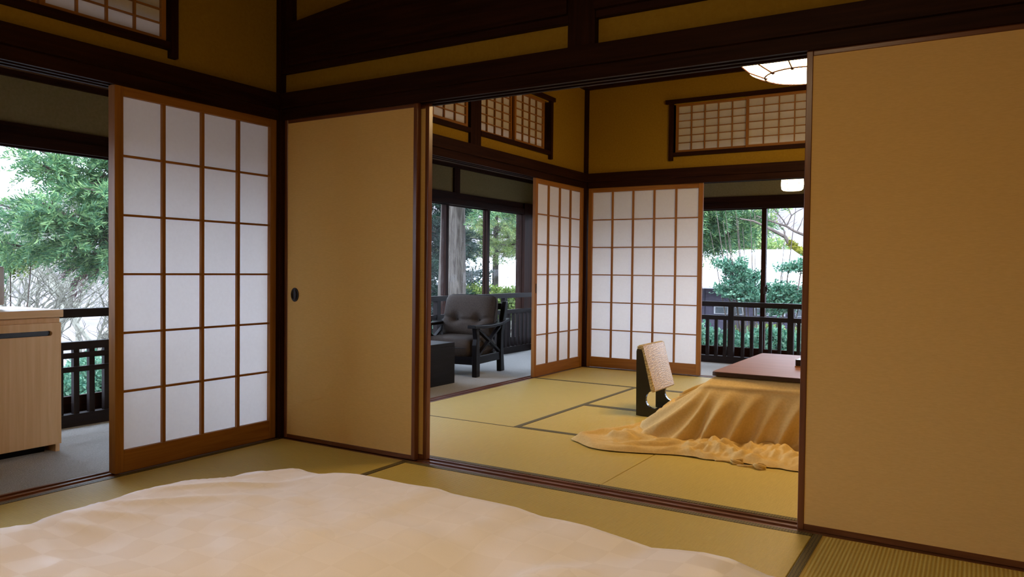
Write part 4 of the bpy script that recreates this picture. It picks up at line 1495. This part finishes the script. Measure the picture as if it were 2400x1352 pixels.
def shrub(name, label, base, lobes, mat='glossy_leaves', n=900, scale=1.0, group=None, cat='shrub', seed=1, stems=True):
    """lobes: (cx, cy, cz, rx, ry, rz) ellipsoids that the leaf clusters fill"""
    root = empty(name, base)
    tag(root, label, cat, group)
    R = random.Random(seed)
    inst = [[] for _ in LEAVES]
    st = MB()
    vol = [l[3] * l[4] * l[5] for l in lobes]
    tot = sum(v ** 0.7 for v in vol)
    for l, vv in zip(lobes, vol):
        k = int(n * vv ** 0.7 / tot)
        if stems:
            c = Vector(l[:3]); b0 = Vector(base)
            m = b0.lerp(c, 0.55) + Vector((0, 0, -0.1))
            st.tube([b0, m, c, c + (c - m) * 0.6], [0.022, 0.014, 0.008, 0.003], 5)
        for i in range(k):
            while True:
                p = Vector((R.uniform(-1, 1), R.uniform(-1, 1), R.uniform(-1, 1)))
                if p.length <= 1:
                    break
            p = p * (0.35 + 0.65 * p.length) if p.length > 0 else p
            q = Vector((l[0] + p.x * l[3], l[1] + p.y * l[4], l[2] + p.z * l[5]))
            d = (q - Vector(l[:3])) * 0.6 + Vector((R.uniform(-.3, .3), R.uniform(-.3, .3), R.uniform(-.1, .4)))
            if d.length < 1e-3:
                d = Vector((1, 0, 0))
            M = Matrix.Translation(q) @ rot_to(d, R.uniform(-1, 1)) @ Matrix.Scale(scale * R.uniform(0.7, 1.2), 4)
            inst[R.randrange(4)].append(np.array(M))
            if stems and i % 9 == 0:
                st.tube([Vector(l[:3]).lerp(q, 0.1), q], [0.004, 0.002], 3, cap=False)
    if stems:
        obj('stems', st, 'twig', root)
    fo = MB()
    for (tv, tf), ms in zip(LEAVES, inst):
        if ms:
            m = merge_instances(tv, tf, ms)
            a = len(fo.v)
            fo.v += m.v
            fo.f += [tuple(i + a for i in q) for q in m.f]
    tag(obj('foliage', fo, mat, root), kind='stuff')
    return root

shrub('camellia_tree', 'evergreen shrub branches crossing in front of the pale roof', (0.62, 8.2, GROUND),
      [(0.10, 8.0, 1.02, 0.14, 0.12, 0.06), (0.22, 8.0, 0.93, 0.16, 0.14, 0.07), (0.33, 8.0, 0.99, 0.11, 0.12, 0.10),
       (0.36, 8.0, 0.82, 0.20, 0.15, 0.07), (0.20, 8.0, 0.78, 0.14, 0.12, 0.05), (0.50, 8.0, 0.86, 0.12, 0.12, 0.08), (0.42, 8.0, 0.70, 0.25, 0.2, 0.07),
       (0.06, 8.0, 0.66, 0.14, 0.12, 0.05), (0.28, 8.0, 0.60, 0.26, 0.2, 0.07), (0.55, 8.0, 0.55, 0.25, 0.2, 0.10),
       (0.85, 8.1, 0.66, 0.28, 0.2, 0.12), (1.12, 8.1, 0.58, 0.25, 0.2, 0.14), (0.85, 8.1, 0.45, 0.35, 0.22, 0.12), (0.98, 8.0, 0.98, 0.16, 0.12, 0.06), (1.15, 8.0, 1.00, 0.14, 0.12, 0.09)],
      n=1500, scale=0.80, cat='tree', seed=4)
shrub('garden_shrub', 'leafy green hedge seen between the far railing balusters', (0.7, 7.2, GROUND),
      [(-0.3 + 0.26 * i, 7.15 + 0.10 * (i % 2), -0.36 + 0.05 * math.sin(i * 1.7), 0.30, 0.30, 0.50) for i in range(11)],
      n=13000, scale=1.0, cat='hedge', seed=6)
shrub('garden_shrub', 'yellow-green bush top behind the hedge, far window', (0.6, 9.4, GROUND),
      [(0.15 + 0.3 * i, 9.2, -0.12 + 0.03 * (i % 2), 0.26, 0.2, 0.16) for i in range(4)], mat='lime_leaves', n=500, scale=1.0, seed=7)
shrub('garden_shrub', 'green bushes at the foot of the thick trunk', (-4.6, 7.0, GROUND),
      [(-4.9 + 0.36 * i, 6.9 + 0.1 * (i % 3), -0.75 + 0.16 * math.sin(i * 2.1), 0.34, 0.3, 0.65) for i in range(6)], mat='glossy_leaves', n=2600, scale=1.1, seed=8)
shrub('garden_shrub', 'bright yellow-green bush beyond the armchair window', (-6.3, 11.2, GROUND),
      [(-6.9 + 0.42 * i, 11.2 + 0.1 * (i % 3), 0.10 + 0.12 * math.sin(i * 2.3), 0.42, 0.3, 0.36) for i in range(5)], mat='lime_leaves', n=1500, scale=1.3, seed=9)
shrub('garden_shrub', 'green undergrowth seen between the balusters behind the cabinet', (-6.0, 1.9, GROUND),
      [(-6.2 + 0.2 * (i % 2), 1.2 + 0.33 * i, -0.72 + 0.12 * math.sin(i * 1.9), 0.4, 0.36, 0.42) for i in range(6)], mat='glossy_leaves', n=2600, scale=1.0, seed=10)
shrub('garden_shrub', 'mossy green thicket low in the left window', (-9.0, 2.9, GROUND),
      [(-9.2, 2.6, 0.55, 0.35, 0.25, 0.35), (-9.2, 3.0, 0.85, 0.35, 0.30, 0.16), (-9.1, 2.75, 1.1, 0.3, 0.25, 0.25), (-9.0, 3.2, 1.0, 0.3, 0.3, 0.12)], mat='lime_leaves', n=420, scale=1.1, seed=12)

# neighbouring buildings
def house():
    root = empty('neighbour_house', (0.0, 17.5, GROUND))
    tag(root, 'dark boarded neighbouring house with a wide pale roof, far window', 'building')
    yw = 15.6
    obj('wall', MB().box(-6.2, 6.5, yw, 21.5, GROUND - 0.5, 0.62), 'siding', root)
    # vertical boards
    k = 0
    for x in np.arange(-5.9, 6.3, 0.62):
        obj('board', MB().box(x - 0.295, x + 0.295, yw - 0.03, yw, GROUND - 0.3, 0.60), 'siding', root)
    # hipped roof, strips of metal sheet
    e0, e1, yr = 0.62, 1.56, 19.0
    xe0, xe1, xr0, xr1 = -3.25, 7.2, -3.55, 5.8
    n = 9
    rf = None
    for i in range(n):
        a, b_ = i / n, (i + 1) / n
        def pt(x_t, s, lift=0.0):
            xa = xe0 + (xr0 - xe0) * s; xb = xe1 + (xr1 - xe1) * s
            return (xa + (xb - xa) * x_t, 15.0 + (yr - 15.0) * s, e0 + (e1 - e0) * s + lift)
        mb = MB()
        mb.add([pt(0, a, 0.02), pt(1, a, 0.02), pt(1, b_), pt(0, b_), pt(0, a, -0.05), pt(1, a, -0.05), pt(1, b_, -0.05), pt(0, b_, -0.05)],
               ((0, 1, 2, 3), (7, 6, 5, 4), (0, 4, 5, 1), (1, 5, 6, 2), (2, 6, 7, 3), (3, 7, 4, 0)))
        obj('roof_course', mb, 'roof_metal', root)
    mb = MB().add([(xr0, yr, e1), (xr1, yr, e1), (xe1, 22.5, e0), (xe0, 22.5, e0)], ((0, 1, 2, 3),))
    obj('roof_back', mb, 'roof_metal', root)
    mb = MB().add([(xe0, 15.0, e0), (xr0, yr, e1), (xe0, 22.5, e0)], ((0, 1, 2),))
    obj('roof_hip', mb, 'roof_metal', root)
    obj('gutter', MB().tube([(xe0, 14.96, e0 - 0.05), (xe1, 14.96, e0 - 0.05)], 0.05, 8), 'roof_metal', root)
    # windows with white frames under the eave
    for x in (-1.9, -0.95, 0.0):
        f = obj('window', MB().box(x - 0.36, x + 0.36, yw - 0.07, yw - 0.03, -0.10, 0.12), 'white_paint', root)
        for q in (-0.175, 0.175):
            obj('pane', MB().box(x + q - 0.145, x + q + 0.145, yw - 0.078, yw - 0.068, -0.08, 0.07), 'dark_pane', f)
house()
def house2():
    root = empty('neighbour_house', (-14, 24, GROUND))
    tag(root, 'small pale-roofed building glimpsed beyond the cypresses', 'building')
    obj('wall', MB().box(-17.5, -11.8, 22.6, 27, GROUND - 1.0, 0.35), 'siding', root)
    mb = MB().add([(-18, 21.9, 0.30), (-11.4, 21.9, 0.30), (-12.4, 25.5, 1.45), (-17, 25.5, 1.45),
                   (-18, 21.9, 0.20), (-11.4, 21.9, 0.20), (-12.4, 25.5, 1.30), (-17, 25.5, 1.30)],
                  ((0, 1, 2, 3), (7, 6, 5, 4), (0, 4, 5, 1), (1, 5, 6, 2), (2, 6, 7, 3), (3, 7, 4, 0)))
    obj('roof', mb, 'roof_metal', root)
    for x in (-13.2, -15.2):
        f = obj('window', MB().box(x - 0.45, x + 0.45, 22.54, 22.6, -1.0, 0.0), 'white_paint', root)
        obj('pane', MB().box(x - 0.40, x + 0.40, 22.53, 22.545, -0.95, -0.05), 'dark_pane', f)
house2()
# wooded slope behind the houses
R = random.Random(77)
for i in range(4):
    x = -10.5 + 1.9 * i + R.uniform(-.3, .3); y = 27 + R.uniform(0, 4)
    shrub('hillside_tree', 'pale green tree on the slope behind the dark house', (x, y, GROUND),
          [(x + R.uniform(-.7, .7), y + R.uniform(-.5, .5), 0.8 + 0.75 * q + R.uniform(-.2, .2), 1.15 - 0.12 * q, 0.9, 0.55) for q in range(5)],
          mat='light_needles', n=800, scale=3.0, cat='tree', group='trees on the far slope', seed=100 + i)
